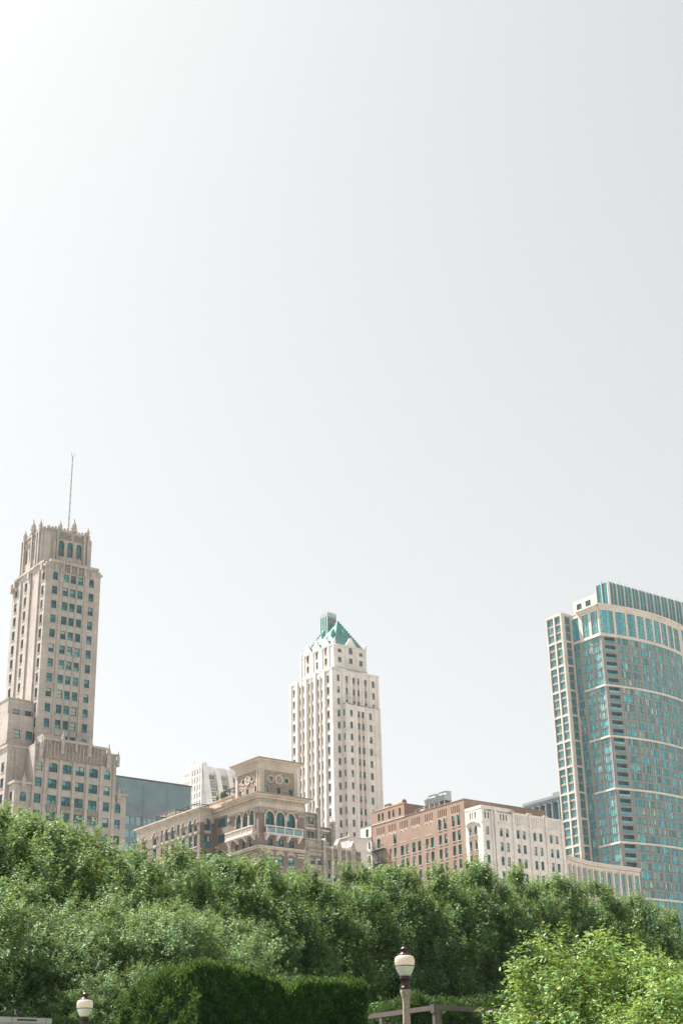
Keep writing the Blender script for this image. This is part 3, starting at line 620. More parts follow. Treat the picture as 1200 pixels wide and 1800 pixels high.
def pergola(name, label, u0, u1, v0, v1, z0, z1, mat, slat, n=7, cat='pergola'):
    R_ = empty(name, g2w(u0, v0, z0), YAW); tag(R_, label, cat); f = MB(); s_ = MB(); U_, V_, h = u1-u0, v1-v0, z1-z0
    for x in (0, U_):
        for y in (0, V_/2, V_): f.box(x-.07, x+.07, y-.07, y+.07, 0, h, mat)
    for x in (0, U_): f.box(x-.06, x+.06, -.1, V_+.1, h+.001, h+.18, mat)
    for y in (0, V_): f.box(.06, U_-.06, y-.06, y+.06, h+.002, h+.17, mat)
    for i in range(n): y = V_*(i+.5)/n; s_.box(-.2, U_+.2, y-.14, y+.14, h+.19, h+.25, slat)
    f.build('frame', R_); s_.build('canopy_slats', R_)
pergola('pergola', 'pale slatted roof pergola on the arcade wing, farthest left of the rooftop frames', 183.2, 187, 312.5, 321.8, 78.7, 81.3, 'black_metal', 'awning')
pergola('pergola', 'open black metal pergola on the roof corner of the arcaded brick wing', 183.2, 186.4, 302.6, 310.6, 78.7, 80.9, 'black_metal', 'black_metal', 2)
pergola('pergola', 'dark steel canopy frame on the roof terrace beside the belvedere eaves', 187.3, 191, 292.6, 296.5, 81.55, 83.2, 'black_metal', 'black_metal', 4)

# ================================================================== 3. old grey gothic building
B = Building('gothic_stone_building', 'weathered grey stone building with gabled piers and pierced parapet right of the brick tower', 198.6, 281)
pl = E(281)
gf = dict(glass='pane_grey', depth=.4, sill=False, blinds=.5, blindm='white_paint')
hh = grid([(200.9, 202.3), (202.9, 204.1)], [66.45], 1.6, **gf)+grid([(205.6, 206.6), (207.2, 208.3), (209.7, 210.7), (211.3, 212.4), (213.5, 214.6)], [66.2, 63.2, 60.0], 2.0, **gf)
B.shell(198.6, 215.6, 281, 291.9, 0, 68.8, 'old_stone', hh, [])
B.box('wall', 'old_stone', 199.4, 204.5, 281.1, 291, 68.8, 70.4); B.box('cornice', 'old_stone', 199.2, 204.6, 280.7, 291, 70.42, 70.75)
B.pbox('cornice', 'old_stone', pl, 199.8, 204.4, 67.8, 68.2, .55); B.pbox('cornice', 'old_stone', pl, 198.6, 204.5, 64.3, 64.7, .35); B.pbox('cornice', 'louver', pl, 200.7, 204.3, 66.5, 66.75, .3)
for x, r, mt in ((204.8, .55, 'old_stone'), (208.85, .6, 'old_stone'), (212.95, .65, 'old_stone')):
    B.pbox('pier', 'old_stone', pl, x-r, x+r, 0, 69.9, .6)
    P = [(x-r, 69.9), (x+r, 69.9), (x, 71.2)]
    f0 = [B.rel(pl.pt(a, b, .6)) for a, b in P]; f1 = [B.rel(pl.pt(a, b, -1.0)) for a, b in P]
    g = B.mb('gable'); g.face(f0, mt); g.face(f1, mt); cm_ = 'white_trim' if x > 212 else 'old_stone'; g.face([f0[0], f0[2], f1[2], f1[0]], cm_); g.face([f0[1], f0[2], f1[2], f1[1]], cm_)
for x0, x1 in ((205.4, 206.85), (206.95, 208.2), (209.5, 210.9), (211.0, 212.25), (213.65, 215.4)):
    tk = 'tracery#%.1f' % x0
    B.pbox(tk, 'old_tracery', pl, x0, x1, 66.5, 68.95, .25)
    n = 6
    for i in range(n): B.pbox(tk, 'old_stone', pl, x0+i*(x1-x0)/n, x0+i*(x1-x0)/n+.09, 66.4, 69.2+.25*(i % 2), .38)
    B.pbox(tk, 'old_stone', pl, x0, x1, 67.6, 67.72, .36); B.pbox(tk, 'old_stone', pl, x0, x1, 66.3, 66.49, .4)
for x in (206.9, 210.95): B.pbox('pier', 'white_trim', pl, x-.09, x+.09, 60, 69.4, .5)
# set-back upper storeys
g2 = dict(glass='pane_grey', depth=.3, sill=True, blinds=.3)
B.shell(203, 210.75, 292, 303, 60, 79.4, 'old_stone', grid([(207.7, 208.65), (208.95, 209.85)], [78.5, 75.1], 1.65, **g2), [])
B.shell(210.77, 215.9, 292.1, 301, 60, 76.3, 'old_stone', grid([(212.15, 213.05), (213.4, 214.35)], [75.0], 2.0, **g2), [])
B.box('cornice', 'old_stone', 202.9, 210.8, 291.7, 303, 79.42, 79.7); B.box('cornice', 'old_stone', 210.9, 216.0, 291.8, 301, 76.32, 76.6)
B.pbox('cornice', 'white_trim', E(292), 207.0, 210.4, 75.6, 76.0, .3); B.pbox('cornice', 'white_trim', E(292.1), 212.1, 214.6, 75.5, 75.9, .3)
for x, z, w_ in ((211.0, 79.9, .6), (215.3, 76.9, .65)):
    B.pbox('pier', 'old_stone', E(292), x-w_, x+w_, 60, z, .6); pinnacle(B, x, 291.8, z, 2.2, w_*1.1, 'old_stone')
B.finish()
B = Building('rooftop_box', 'plain cream penthouse block behind the gothic gables', 225.7, 299, 'building')
B.shell(225.7, 231.5, 299, 306, 40, 76.7, 'glazed_white', [], []); B.box('cornice', 'white_trim', 225.5, 231.6, 298.8, 306.2, 76.72, 77.0); B.box('chimney', 'white_trim', 225.6, 226.0, 298.9, 299.3, 77.0, 77.7)
B.finish()

# ================================================================== 4. red brick block with white terracotta front
B = Building('brick_loft_building', 'orange brown brick loft block with a white terracotta street front, centre right', 253.77, 280)
UW = 253.77; pe, pw = E(280), W(UW)
rows = [79.6-3.68*i for i in range(6)]
BR = dict(depth=.32, blindm='blind', blinds=.4, sillm='white_trim'); tp = (75.95-3.68)
bh = []
for a, b in ((295.75, 296.95), (293.6, 294.75), (290.35, 291.5), (288.2, 289.35)): bh += [H(a, b, 83.95, 3.1, arch=.6, **BR)]+[H(a, b, t, 2.55, **BR) for t in rows]
for a, b in ((301.2, 302.4), (299.1, 300.3), (306.75, 308.05), (304.4, 305.6), (311.65, 313.0), (309.5, 310.75)): bh += [H(a, b, t, 2.65, **BR) for t in rows]
bh += [H(a, b, 83.1, 2.5, **BR) for a, b in ((321.85, 323.2), (314.7, 316.0))]
bh += [H(a, b, t, 2.6, **BR) for t in rows for a, b in ((314.8, 315.95), (321.9, 323.2))]
bh += [H(316.8, 318.0, t, 2.6, style='void', depth=.25) for t in rows[:3]]
groups = [(319.6, 323.5), (314.75, 318.4), (309.6, 313.3), (304.5, 308.4), (299.0, 302.7), (293.4, 297.2), (288.2, 291.8)]
for gi, (a, b) in enumerate(groups):
    n = 5; w_ = (b-a)/n
    for i in range(n):
        solid = not ((gi == 3 and i == 1) or (gi == 4 and i in (1, 3)) or gi == 5)
        bh.append(H(a+i*w_+.06, a+i*w_+.42, 86.15, 1.9, style='void' if solid else 'fixed', depth=.3, sill=False, t=.04))
pent = [H(a, b, 90.0, 2.1, style=st, depth=.3) for a, b, st in ((321.6, 322.6, 'sash'), (319.95, 320.85, 'void'), (317.0, 318.0, 'void'), (315.1, 316.1, 'sash'), (312.4, 313.3, 'void'))]
B.wall(pw, 286.4, 325.5, 0, 87.3, bh, 'red_brick', 'wall', .32)
for h in bh+pent:
    if h['style'] == 'void' if 'style' in h else False:
        B.quad('wall', 'red_brick', pw, ((h['a'], h['z0']), (h['b'], h['z0']), (h['b'], h['z1']), (h['a'], h['z1'])), -h.get('D', .3)+.001)
B.wall(pw, 310.9, 325.5, 87.3, 91.0, pent, 'red_brick', 'wall', .3)
for h in pent:
    if h['style'] == 'void': B.quad('wall', 'red_brick', pw, ((h['a'], h['z0']), (h['b'], h['z0']), (h['b'], h['z1']), (h['a'], h['z1'])), -.299)
B.wall(E(310.9), UW, 262, 87.0, 91.0, [H(257.9, 259.5, 89.6, 1.5, style='triple', depth=.2)], 'red_brick_dark', 'wall', .2)
B.box('roof', 'roofing', UW+.05, 262, 310.95, 325.4, 90.6, 90.75); B.box('roof', 'roofing', UW+.3, 283, 286.8, 325.4, 86.9, 87.1)
B.mb('wall').face([B.rel(p) for p in ((262, 310.9, 87), (262, 325.5, 87), (262, 325.5, 91), (262, 310.9, 91))], 'red_brick'); B.mb('wall').face([B.rel(p) for p in ((UW, 325.5, 0), (283, 325.5, 0), (283, 325.5, 91), (UW, 325.5, 91))], 'red_brick')
B.box('parapet', 'red_brick_dark', UW+.01, 283, 286.4, 286.75, 84.0, 87.29); B.box('parapet', 'roofing', UW-.1, 283.1, 286.3, 286.85, 87.31, 87.45)
B.pbox('coping', 'rust', pw, 286.6, 310.9, 87.31, 87.42, .12, -.3); B.pbox('coping', 'white_trim', pw, 310.8, 325.5, 91.02, 91.12, .1, -.3)
B.pbox('string_course', 'white_trim', pw, 310.9, 325.4, 87.25, 87.45, .12)
for a, b in groups[:5]:
    for cx in (a+(b-a)*.25, a+(b-a)*.75): archring(B, pw, cx, 83.15, .62, .2, .06, 'white_trim', 6, 'arch_moulding')
for a, b in groups[5:]:
    for cx in (a+(b-a)*.25, a+(b-a)*.75): archring(B, pw, cx+.2, 83.35, .62, .16, .06, 'white_trim', 6, 'arch_moulding')
for a, b in groups[:5]:
    for cx in (a+.6, b-1.7): B.pbox('string_course', 'white_trim', pw, cx, cx+1.2, 80.45, 80.6, .05)
# white terracotta front with a return on each side
WT = dict(depth=.4, sillm='glazed_white', blinds=.5, glass='pane_teal')
cE = [(255.05, 256.2), (259.85, 260.9), (261.9, 263.0), (265.7, 266.75), (267.8, 268.9), (271.6, 272.65), (273.7, 274.8), (277.5, 278.5), (279.5, 280.6)]
hE = [H(a, b, 79.4, 2.25, arch=.35, **WT) for a, b in cE]+grid(cE, [75.7-3.65*i for i in range(5)], 2.25, **WT)
hE += [H(a, b, 83.0, 1.65, depth=.4, sill=False, style='fixed', t=.04) for a, b in ((254.85, 255.4), (255.95, 256.5), (260.2, 260.7), (261.15, 261.7), (262.15, 262.65))]
B.wall(pe, UW, 282.6, 0, 83.2, hE, 'glazed_white', 'street_front', .4)
hR = [H(a, b, 83.2, 1.75, depth=.4, sill=False, style='fixed', t=.04) for a, b in ((284.0, 284.5), (283.2, 283.6), (282.1, 282.65))]
hR += [H(a, b, 79.6, 2.3, arch=.4, **WT) for a, b in ((283.95, 285.1), (281.85, 283.0))]+grid([(284.0, 285.15), (281.9, 283.0)], [76.0-3.65*i for i in range(5)], 2.4, **WT)
B.wall(pw, 280, 286.3, 0, 83.7, hR, 'glazed_white', 'street_front', .4)
B.pbox('street_front', 'red_brick', pw, 283.05, 283.9, 60, 79.3, .03)
for t in range(6):
    for a, b in ((283.95, 285.1), (281.85, 283.0)): B.pbox('spandrel', 'brickmold', pw, a, b, 79.6-3.62*t-3.5, 79.6-3.62*t-2.45, .06)
def segarch(B, pl, a, b, z, rise, th, o, mat):
    k = 8
    for i in range(k):
        x0, x1 = a+(b-a)*i/k, a+(b-a)*(i+1)/k; f = lambda x: z+rise*(1-((x-(a+b)/2)/((b-a)/2))**2)
        P = [(x0, f(x0)), (x0, f(x0)+th), (x1, f(x1)+th), (x1, f(x1))]
        B.mb('arch_moulding#s%.1f_%.1f' % (a, pl.p[0])).hexa([B.rel(pl.pt(p, q, .002)) for p, q in P]+[B.rel(pl.pt(p, q, o)) for p, q in P], mat, ('bot',))
segarch(B, pw, 281.0, 285.9, 79.95, .8, .35, .35, 'glazed_white')
for a, b in ((258.9, 264.2), (265.1, 270.2), (271.0, 275.9), (276.7, 281.8)): segarch(B, pe, a, b, 79.75, .75, .35, .35, 'glazed_white')
B.pbox('string_course', 'glazed_white', pe, 253.6, 258.8, 80.2, 80.5, .2)
for x0, x1 in ((253.77, 254.5), (257.0, 257.5), (258.0, 258.9), (264.3, 265.1), (270.2, 271.0), (275.95, 276.75), (281.7, 282.6)): B.pbox('pilaster', 'glazed_white', pe, x0+.01, x1-.01, 0, 83.6, .35)
for x0, x1 in ((261.2, 261.6), (267.1, 267.5), (273.0, 273.4), (278.85, 279.2)): B.pbox('pilaster', 'glazed_white', pe, x0, x1, 0, 79.6, .18)
for i in range(4):
    for k in range(6):
        x = (265.5, 271.4, 277.0)[i % 3]+k*.78
        if i < 3: B.pbox('pilaster', 'glazed_white', pe, x, x+.22, 80.9, 83.1, .18)
B.box('parapet', 'glazed_white', 253.72, 264.5, 279.95, 286.3, 83.72, 84.6); B.box('parapet', 'glazed_white', 264.51, 282.65, 279.95, 281, 83.22, 83.85)
B.box('street_front', 'glazed_white', 254.3, 264.5, 280.5, 286.3, 80, 83.7)
B.box('roof', 'roofing', 254.2, 282.5, 280.5, 286.3, 82.5, 82.8)
B.mb('street_front').face([B.rel(p) for p in ((282.6, 280, 0), (282.6, 286.4, 0), (282.6, 286.4, 83.2), (282.6, 280, 83.2))], 'glazed_white')
for x in (264.4, 270.6, 276.4): B.pbox('parapet', 'buff_stone', pe, x-.7, x+.7, 83.86, 84.25, .3, -.3)
# the narrow white return at the rear
hN = [H(326.95, 328.1, 86.7, 2.2, style='fixed', depth=.3)]+grid([(326.2, 327.2), (328.3, 329.5)], [83.0], 2.0, **WT)+[H(a, b, 79.4, 2.3, arch=.4, **WT) for a, b in ((326.2, 327.3), (328.3, 329.5))]+grid([(326.2, 327.3), (328.3, 329.5)], [75.7, 72], 2.2, **WT)
B.wall(W(UW-.1), 325.55, 330.6, 0, 87.6, hN, 'glazed_white', 'rear_front', .3)
B.pbox('rear_front', 'roofing', W(UW-.1), 325.5, 330.7, 87.62, 87.75, .1, -.5); B.pbox('rear_front', 'rust', W(UW-.1), 325.6, 330.9, 84.0, 84.25, .25)
segarch(B, W(UW-.1), 325.7, 330.1, 79.8, .9, .45, .3, 'glazed_white')
B.pbox('rear_front', 'red_brick', W(UW-.1), 327.32, 328.28, 60, 79.2, .04)
B.box('wall', 'red_brick_dark', UW+.2, 258, 325.52, 330.5, 0, 87.4)
# fire escape
fe = B.mb('fire_escape')
pf = W(UW)
for z in (80.0, 76.3, 72.6):
    B.pbox('fire_escape', 'black_metal', pf, 319.2, 325.2, z-.1, z, 1.1, .02)
    for i in range(13): B.pbox('fire_escape', 'black_metal', pf, 319.2+i*.5, 319.25+i*.5, z, z+1.0, 1.1, 1.04)
    B.pbox('fire_escape', 'black_metal', pf, 319.2, 325.2, z+1.0, z+1.07, 1.1, 1.03)
    fe.beam(B.rel(pf.pt(319.6, z-3.6, .9)), B.rel(pf.pt(323.8, z, .9)), .08, .25, 'black_metal'); fe.beam(B.rel(pf.pt(319.6, z-2.8, .9)), B.rel(pf.pt(323.8, z+.8, .9)), .05, .06, 'black_metal')
B.pbox('shaft', 'louver', pf, 324.4, 325.4, 60, 82.6, .05)
B.finish()
# rooftop plant on the brick block
CT = empty('cooling_tower', g2w(256.2, 296.9, 87.1), YAW); tag(CT, 'grey green galvanised cooling tower unit on a steel stand atop the orange brick block', 'cooling tower')
f = MB(); V_ = 8.6
for y in (0, 2.1, 4.2, 6.4, V_):
    for x in (.1, 2.4): f.box(x-.1, x+.1, y-.1+(.1 if y == 0 else 0), y+.1, 0, 2.15, 'galvanised')
f.box(0, 2.6, 0, V_, 2.16, 2.3, 'steel_grey'); f.box(.5, 2.3, .4, V_-.3, .1, 2.1, 'louver'); f.build('stand', CT)
for k, (y0, y1) in enumerate(((0, 4.1), (4.4, 8.4))):
    c = MB(); c.hexa([(0.5, y0, 2.31), (2.6, y0, 2.31), (2.6, y1, 2.31), (.5, y1, 2.31), (0, y0, 3.75), (2.6, y0, 3.75), (2.6, y1, 3.75), (0, y1, 3.75)], 'galvanised')
    c.box(.8, 2.6, y0+.05, y1-1.0, 3.76, 4.75-.0*k, 'galvanised'); c.box(.7, 2.65, y0, y1-.95, 4.76, 4.85, 'steel_grey')
    for i in range(6): c.box(-.03, .02, y0+.2+i*.62, y0+.26+i*.62, 2.6, 3.7, 'steel_grey')
    b_ = c.build('casing', CT)
    q = MB(); q.lathe((1.2, y1-.5, 3.76), [(.45, 0), (.45, .5), (.5, .52)], 14, 'copper_green'); q.build('fan', b_)
sb = MB(); sb.box(-.1, 1.0, 8.7, 9.8, .1, 1.5, 'white_paint'); sb.build('switch_box', CT)
VH = empty('vent_horn', g2w(255.8, 313.1, 90.75), YAW); tag(VH, 'rusty curved ventilation duct mouth on the brick penthouse roof', 'duct')
h_ = MB()
for i in range(8):
    y0, y1 = 5.0-i*.62, 5.0-(i+1)*.62; r_ = .55+.035*i
    h_.tube((0, y0, 1.0), (0, y1, 1.0+(.12 if i > 5 else 0)), r_, r_+.035, 12, 'rust')
h_.build('duct', VH); q = MB(); q.tube((0, .06, 1.12), (0, .02, 1.12), .84, .84, 14, 'louver'); q.build('mouth', VH); q = MB()
for y in (.8, 4.2): q.box(-.5, .5, y-.1, y+.1, 0, .5, 'steel_grey')
q.build('leg', VH)
RB = empty('roof_hatch', g2w(255.4, 319.4, 90.75), YAW); tag(RB, 'square rust orange vent housing left of the curved duct on the brick roof', 'vent')
q = MB(); q.box(0, 1.8, 0, 2.2, 0, 1.75, 'rust'); q.build('housing', RB); q = MB(); q.box(-.12, 1.92, -.12, 2.32, 1.76, 1.9, 'copper_green'); q.build('cover', RB)

def roof_unit(name, label, cat, u, v, z, parts):
    R_ = empty(name, g2w(u, v, z), YAW); tag(R_, label, cat)
    for pn, mt, b in parts:
        q = MB(); q.box(*b, mt); q.build(pn, R_)
roof_unit('roof_ladder_rail', 'pale metal guard rail on the brick roof edge beside the cooling tower', 'railing', 254.4, 297.0, 87.45, [('rail', 'galvanised', (0, .05, 0, 10.0, .95, 1.0)), ('rail', 'galvanised', (0, .05, 0, 10.0, .5, .54))]+[('post', 'galvanised', (-.03, .08, y, y+.06, 0, 1.0)) for y in (0, 2, 4, 6, 8, 9.94)])
roof_unit('roof_vent', 'small grey box vent on the white front roof beside the brick parapet', 'vent', 259.0, 283.5, 82.8, [('housing', 'galvanised', (0, .8, 0, .8, 0, 1.9)), ('cover', 'steel_grey', (-.1, .9, -.1, .9, 1.91, 2.02))])
# ================================================================== 5. white art deco tower with green roof
B = Building('white_terracotta_tower', 'slender white terracotta tower with steep green pyramid roof in the centre', 274.2, 370)
pe, pw = E(370), W(274.2); PF = 3.965
tops = [147.1-PF*i for i in range(20)]
CW = dict(depth=.35, glass='pane_grey', blinds=.45, blindm='louver', sillm='spandrel_buff')
cE = [(275.92, 277.0), (279.35, 280.35), (282.3, 283.25), (284.15, 285.1), (287.1, 288.1), (290.25, 291.35)]
cW = [(371.9, 373.35), (375.5, 376.6), (377.45, 378.6), (380.6, 381.7), (382.6, 383.65), (385.85, 386.9), (387.9, 388.9), (391.2, 392.6)]
hE = grid(cE, tops[:3], 2.15, **CW)+grid(cE[:1], tops[3:], 2.15, **CW)
hW = grid(cW, tops, 2.5, **CW)
B.shell(274.2, 293.0, 370, 394.3, 20, 148.6, 'white_terracotta', hE, hW, cap=True)
for c, pl, dz, n in ((cW, pw, 2.6, 20), ):
    for a, b in c[1:-1]:
        for t in tops: B.pbox('spandrel', 'spandrel_buff', pl, a-.05, b+.05, t-PF+.02, t-dz, .03)
for a, b in ((373.9, 375.1), (379.0, 380.15), (384.2, 385.4), (389.35, 390.6)): B.pbox('pilaster', 'white_terracotta', pw, a, b, 20, 149.2, .5)
for a, b in ((376.85, 377.2), (382.0, 382.3), (387.25, 387.55)): B.pbox('pilaster', 'white_terracotta', pw, a, b, 20, 148.2, .3)
B.pbox('pilaster', 'white_terracotta', pw, 370, 371.3, 20, 149.3, .2); B.pbox('pilaster', 'white_terracotta', pw, 393.2, 394.3, 20, 149.0, .25)
for a, b in ((274.2, 275.3), (277.9, 278.6), (281.0, 281.6), (286.0, 286.6), (289.0, 289.6), (292.2, 293.0)): B.pbox('pilaster', 'white_terracotta', pe, a, b, 60, 149.0-(a > 280)*.2, .25)
B.pbox('pilaster', 'white_terracotta', pe, 283.55, 283.85, 130, 148.6, .15)
for a, b in cE[1:-1]:
    for t in tops[:2]: B.pbox('spandrel', 'spandrel_buff', pe, a-.03, b+.03, t-PF+.02, t-2.3, .02)
for a, b in ((370, 374.4), (379.4, 385.4), (390.2, 394.3)): B.box('parapet', 'white_terracotta', 273.9, 275, a, b, 148.62, 149.5 if a != 379.4 else 149.9)
for a, b in ((274.2, 279.2), (286.5, 293.2)): B.box('parapet', 'white_terracotta', a, b, 369.75, 371, 148.61, 149.3)
B.box('parapet', 'white_terracotta', 279.3, 286.4, 369.8, 371, 148.61, 148.9)
# lower projecting bay on the right face
bt = [135.45-3.955*i for i in range(17)]
bE = grid([(279.85, 280.9), (282.9, 283.85), (284.55, 285.6), (287.6, 288.7)], bt, 2.15, **CW)
B.shell(278.0, 292.2, 368.5, 370.05, 20, 137.2, 'white_terracotta', bE, [H(368.8, 369.6, t, 2.15, style='fixed', depth=.2, sill=False, glass='pane_grey') for t in bt])
pb = E(368.5)
for a, b in ((278.0, 278.8), (281.6, 282.1), (286.3, 286.8), (289.7, 290.2), (291.6, 292.2)): B.pbox('pilaster', 'white_terracotta', pb, a, b, 20, 137.5, .2)
B.pbox('pilaster', 'white_terracotta', pb, 284.1, 284.35, 20, 137.0, .12)
for a, b in ((282.9, 283.85), (284.55, 285.6)):
    for t in bt: B.pbox('spandrel', 'spandrel_buff', pb, a, b, t-3.9, t-2.3, .02)
B.box('parapet', 'roofing', 277.9, 292.3, 368.35, 370.0, 137.22, 137.4)
# upper stage
ue = [H(279.5, 281.0, 157.75, 1.2, **CW), H(279.5, 281.0, 154.9, 1.75, **CW), H(284.05, 285.6, 158.9, 2.3, arch=.7, **CW), H(284.1, 285.6, 155.1, 1.8, **CW), H(288.4, 289.8, 157.75, 1.2, **CW), H(288.4, 289.75, 155.0, 1.8, **CW)]
uw = [H(a, b, 159.0, 2.55, arch=.6, **CW) for a, b in ((378.2, 379.6), (383.35, 384.7), (388.5, 389.9))]+[H(a, b, 155.4, 2.4, **CW) for a, b in ((378.15, 379.6), (383.3, 384.6), (388.5, 389.9))]
B.shell(278.1, 291.3, 374, 393.3, 140, 159.0, 'white_terracotta', ue, uw)
pe3, pw3 = E(374), W(278.1)
B.box('cornice', 'white_terracotta', 277.8, 291.6, 373.7, 393.6, 151.2, 151.6)
for a, b in ((278.1, 278.8), (282.4, 282.9), (286.8, 287.3), (290.5, 291.3)): B.pbox('pilaster', 'white_terracotta', pe3, a, b, 151.6, 159.3, .18)
for a, b in ((374, 374.7), (376.7, 377.3), (380.6, 382.3), (385.8, 387.4), (391.0, 391.6), (392.6, 393.3)): B.pbox('pilaster', 'white_terracotta', pw3, a, b, 149, 159.0, .3)
B.box('cornice', 'white_terracotta', 277.85, 291.5, 373.75, 393.5, 159.02, 159.3)
for u, v in ((278.3, 374.2), (291.1, 374.2), (278.3, 393.1)): pinnacle(B, u, v, 159.2, 2.6, .5, 'white_terracotta')
def gable(B, pl, cx, w_, z0, z1, back, mat, win=True):
    P = [(cx-w_, z0), (cx+w_, z0), (cx+w_, z0+(z1-z0)*.2), (cx+w_*.45, z0+(z1-z0)*.62), (cx+w_*.28, z1-.3), (cx, z1), (cx-w_*.28, z1-.3), (cx-w_*.45, z0+(z1-z0)*.62), (cx-w_, z0+(z1-z0)*.2)]
    g = B.mb('dormer_gable'); f0 = [B.rel(pl.pt(a, b, .3)) for a, b in P]; f1 = [B.rel(pl.pt(a, b, -.3)) for a, b in P]; g.face(f0, mat); g.face(list(reversed(f1)), mat)
    for i in range(len(P)):
        j = (i+1) % len(P); g.face([f0[i], f0[j], f1[j], f1[i]], mat)
    r = [B.rel(pl.pt(cx-w_*.6, z0+.3, -.3)), B.rel(pl.pt(cx+w_*.6, z0+.3, -.3)), B.rel(pl.pt(cx, z1-1.2, -.3)), B.rel(pl.pt(cx-w_*.6, z0+.3, -back)), B.rel(pl.pt(cx+w_*.6, z0+.3, -back)), B.rel(pl.pt(cx, z1-1.2, -back))]
    t_ = B.mb('dormer_roof'); t_.face([r[0], r[2], r[5], r[3]], 'copper_green'); t_.face([r[1], r[4], r[5], r[2]], 'copper_green')
gable(B, pe3, 284.8, 1.9, 159.3, 162.3, 2.2, 'white_terracotta')
for cx in (378.9, 384.1, 389.2): gable(B, pw3, cx, 1.9, 159.3, 163.0, 2.6, 'white_terracotta')
# pyramid roof: ridge along the depth axis
m_, n_, b_ = newmat('copper_tiles'); t, v = wallcoord(n_)
br = nd(n_, 'ShaderNodeTexBrick'); n_.links.new(v, br.inputs['Vector'])
br.inputs['Color1'].default_value = (0.11, 0.29, 0.25, 1); br.inputs['Color2'].default_value = (0.16, 0.36, 0.31, 1); br.inputs['Mortar'].default_value = (0.03, 0.13, 0.12, 1)
br.inputs['Scale'].default_value = 1; br.inputs['Brick Width'].default_value = .55; br.inputs['Row Height'].default_value = .45; br.inputs['Mortar Size'].default_value = .05
n_.links.new(br.outputs[0], b_.inputs['Base Color']); b_.inputs['Roughness'].default_value = .45
R0 = [(278.9, 374.8), (290.5, 374.8), (290.5, 392.5), (278.9, 392.5)]
rg0, rg1 = (284.75, 380.7, 170.0), (284.75, 387.4, 170.0)
rf = B.mb('pyramid_roof'); q = [B.rel((a, b, 159.31)) for a, b in R0]; k0, k1 = B.rel(rg0), B.rel(rg1)
rf.face([q[0], q[1], k0], 'copper_tiles'); rf.face([q[1], q[2], k1, k0], 'copper_tiles'); rf.face([q[2], q[3], k1], 'copper_tiles'); rf.face([q[3], q[0], k0, k1], 'copper_tiles')
for p, r_ in ((q[0], k0), (q[1], k0), (q[2], k1), (q[3], k1)):
    cr = B.mb('hip_ridge')
    p, r_ = Vector(p), Vector(r_); cr.beam(p, r_, .22, .3, 'copper_green')
    for i in range(12):
        c = p.lerp(r_, (i+.5)/12); cr.box(c.x-.2, c.x+.2, c.y-.2, c.y+.2, c.z, c.z+.5, 'copper_green')
for vv, zz in ((378.5, 165.0), (383.9, 165.9)):
    for dz, uu in ((0, 280.95),):
        d = B.mb('roof_dormer'); a = B.rel((uu, vv, zz)); d.lathe((a[0], a[1], a[2]-1.5), [(.75, 0), (.75, 1.6), (.5, 2.3), (.05, 2.9)], 8, 'copper_green')
a = B.rel((284.6, 378.0, 163.9)); B.mb('roof_dormer').box(a[0]-.35, a[0]+.35, a[1]-1.0, a[1]+1, a[2], a[2]+2.2, 'copper_green')
# lantern
a0_, a1_, c0_, c1_ = 283.0, 286.5, 384.2, 388.2
B.box('lantern', 'copper_green', a0_, a1_, c0_, c1_, 166, 172.9); 
for i in range(5):
    x = a0_+(a1_-a0_)*i/4; B.pbox('lantern', 'galvanised', E(c0_), x-.14, x+.14, 166.5, 174.3, .15); y = c0_+(c1_-c0_)*i/4; B.pbox('lantern', 'galvanised', W(a0_), y-.14, y+.14, 166.5, 174.3, .15)
for i in range(4):
    x = a0_+(a1_-a0_)*(i+.5)/4; B.pbox('lantern', 'black_metal', E(c0_), x-.25, x+.25, 168.5, 172.3, .05)
B.box('lantern', 'galvanised', a0_-.05, a1_+.05, c0_-.05, c1_+.05, 172.92, 174.1); B.box('lantern', 'galvanised', a0_+.3, a1_-.3, c0_+.3, c1_-.3, 174.11, 174.5)
fp = B.mb('flagpole'); a = B.rel((277.9, 389.8, 161)); fp.tube(a, (a[0], a[1], a[2]+3.6), .08, .05, 5, 'white_paint')
B.finish()

# ================================================================== 6. blue grey glass slab behind, left
B = Building('glass_slab_building', 'flat blue grey panel clad office slab behind, left of centre', 150, 380)
hs2 = []
tops_s = [95.0-3.75*i for i in range(22)]
xs = []; x = 152.0
while x < 227: xs.append((x, x+1.75)); x += 1.85
for t in tops_s:
    for a, b in xs:
        if a > 200 and t > 60 and abs((a-203.3) % 8.3-0.0) > 1.0: hs2.append(H(a, b, t, 2.4, style='fixed', sill=False, depth=.12, t=.05, glass='pane_pale', frame='steel_grey'))
B.shell(150, 227.8, 380, 420, 0, 106.0, 'steel_panel', hs2, [], depth=.12)
B.pbox('wall', 'grey_granite', E(380), 150, 227.7, 95.3, 98.0, .08)
for x in (203.3, 211.6, 219.9): B.pbox('mullion', 'grey_granite', E(380), x-.22, x+.22, 40, 104.6, .2)
B.box('cornice', 'steel_grey', 149.8, 228, 379.8, 420, 106.02, 106.4)
B.finish(limit=100)

# ================================================================== 7. far white tower with flared piers
B = Building('flared_white_tower', 'distant hazy white tower with sloping flared piers and gridded end wall', 365.7, 600)
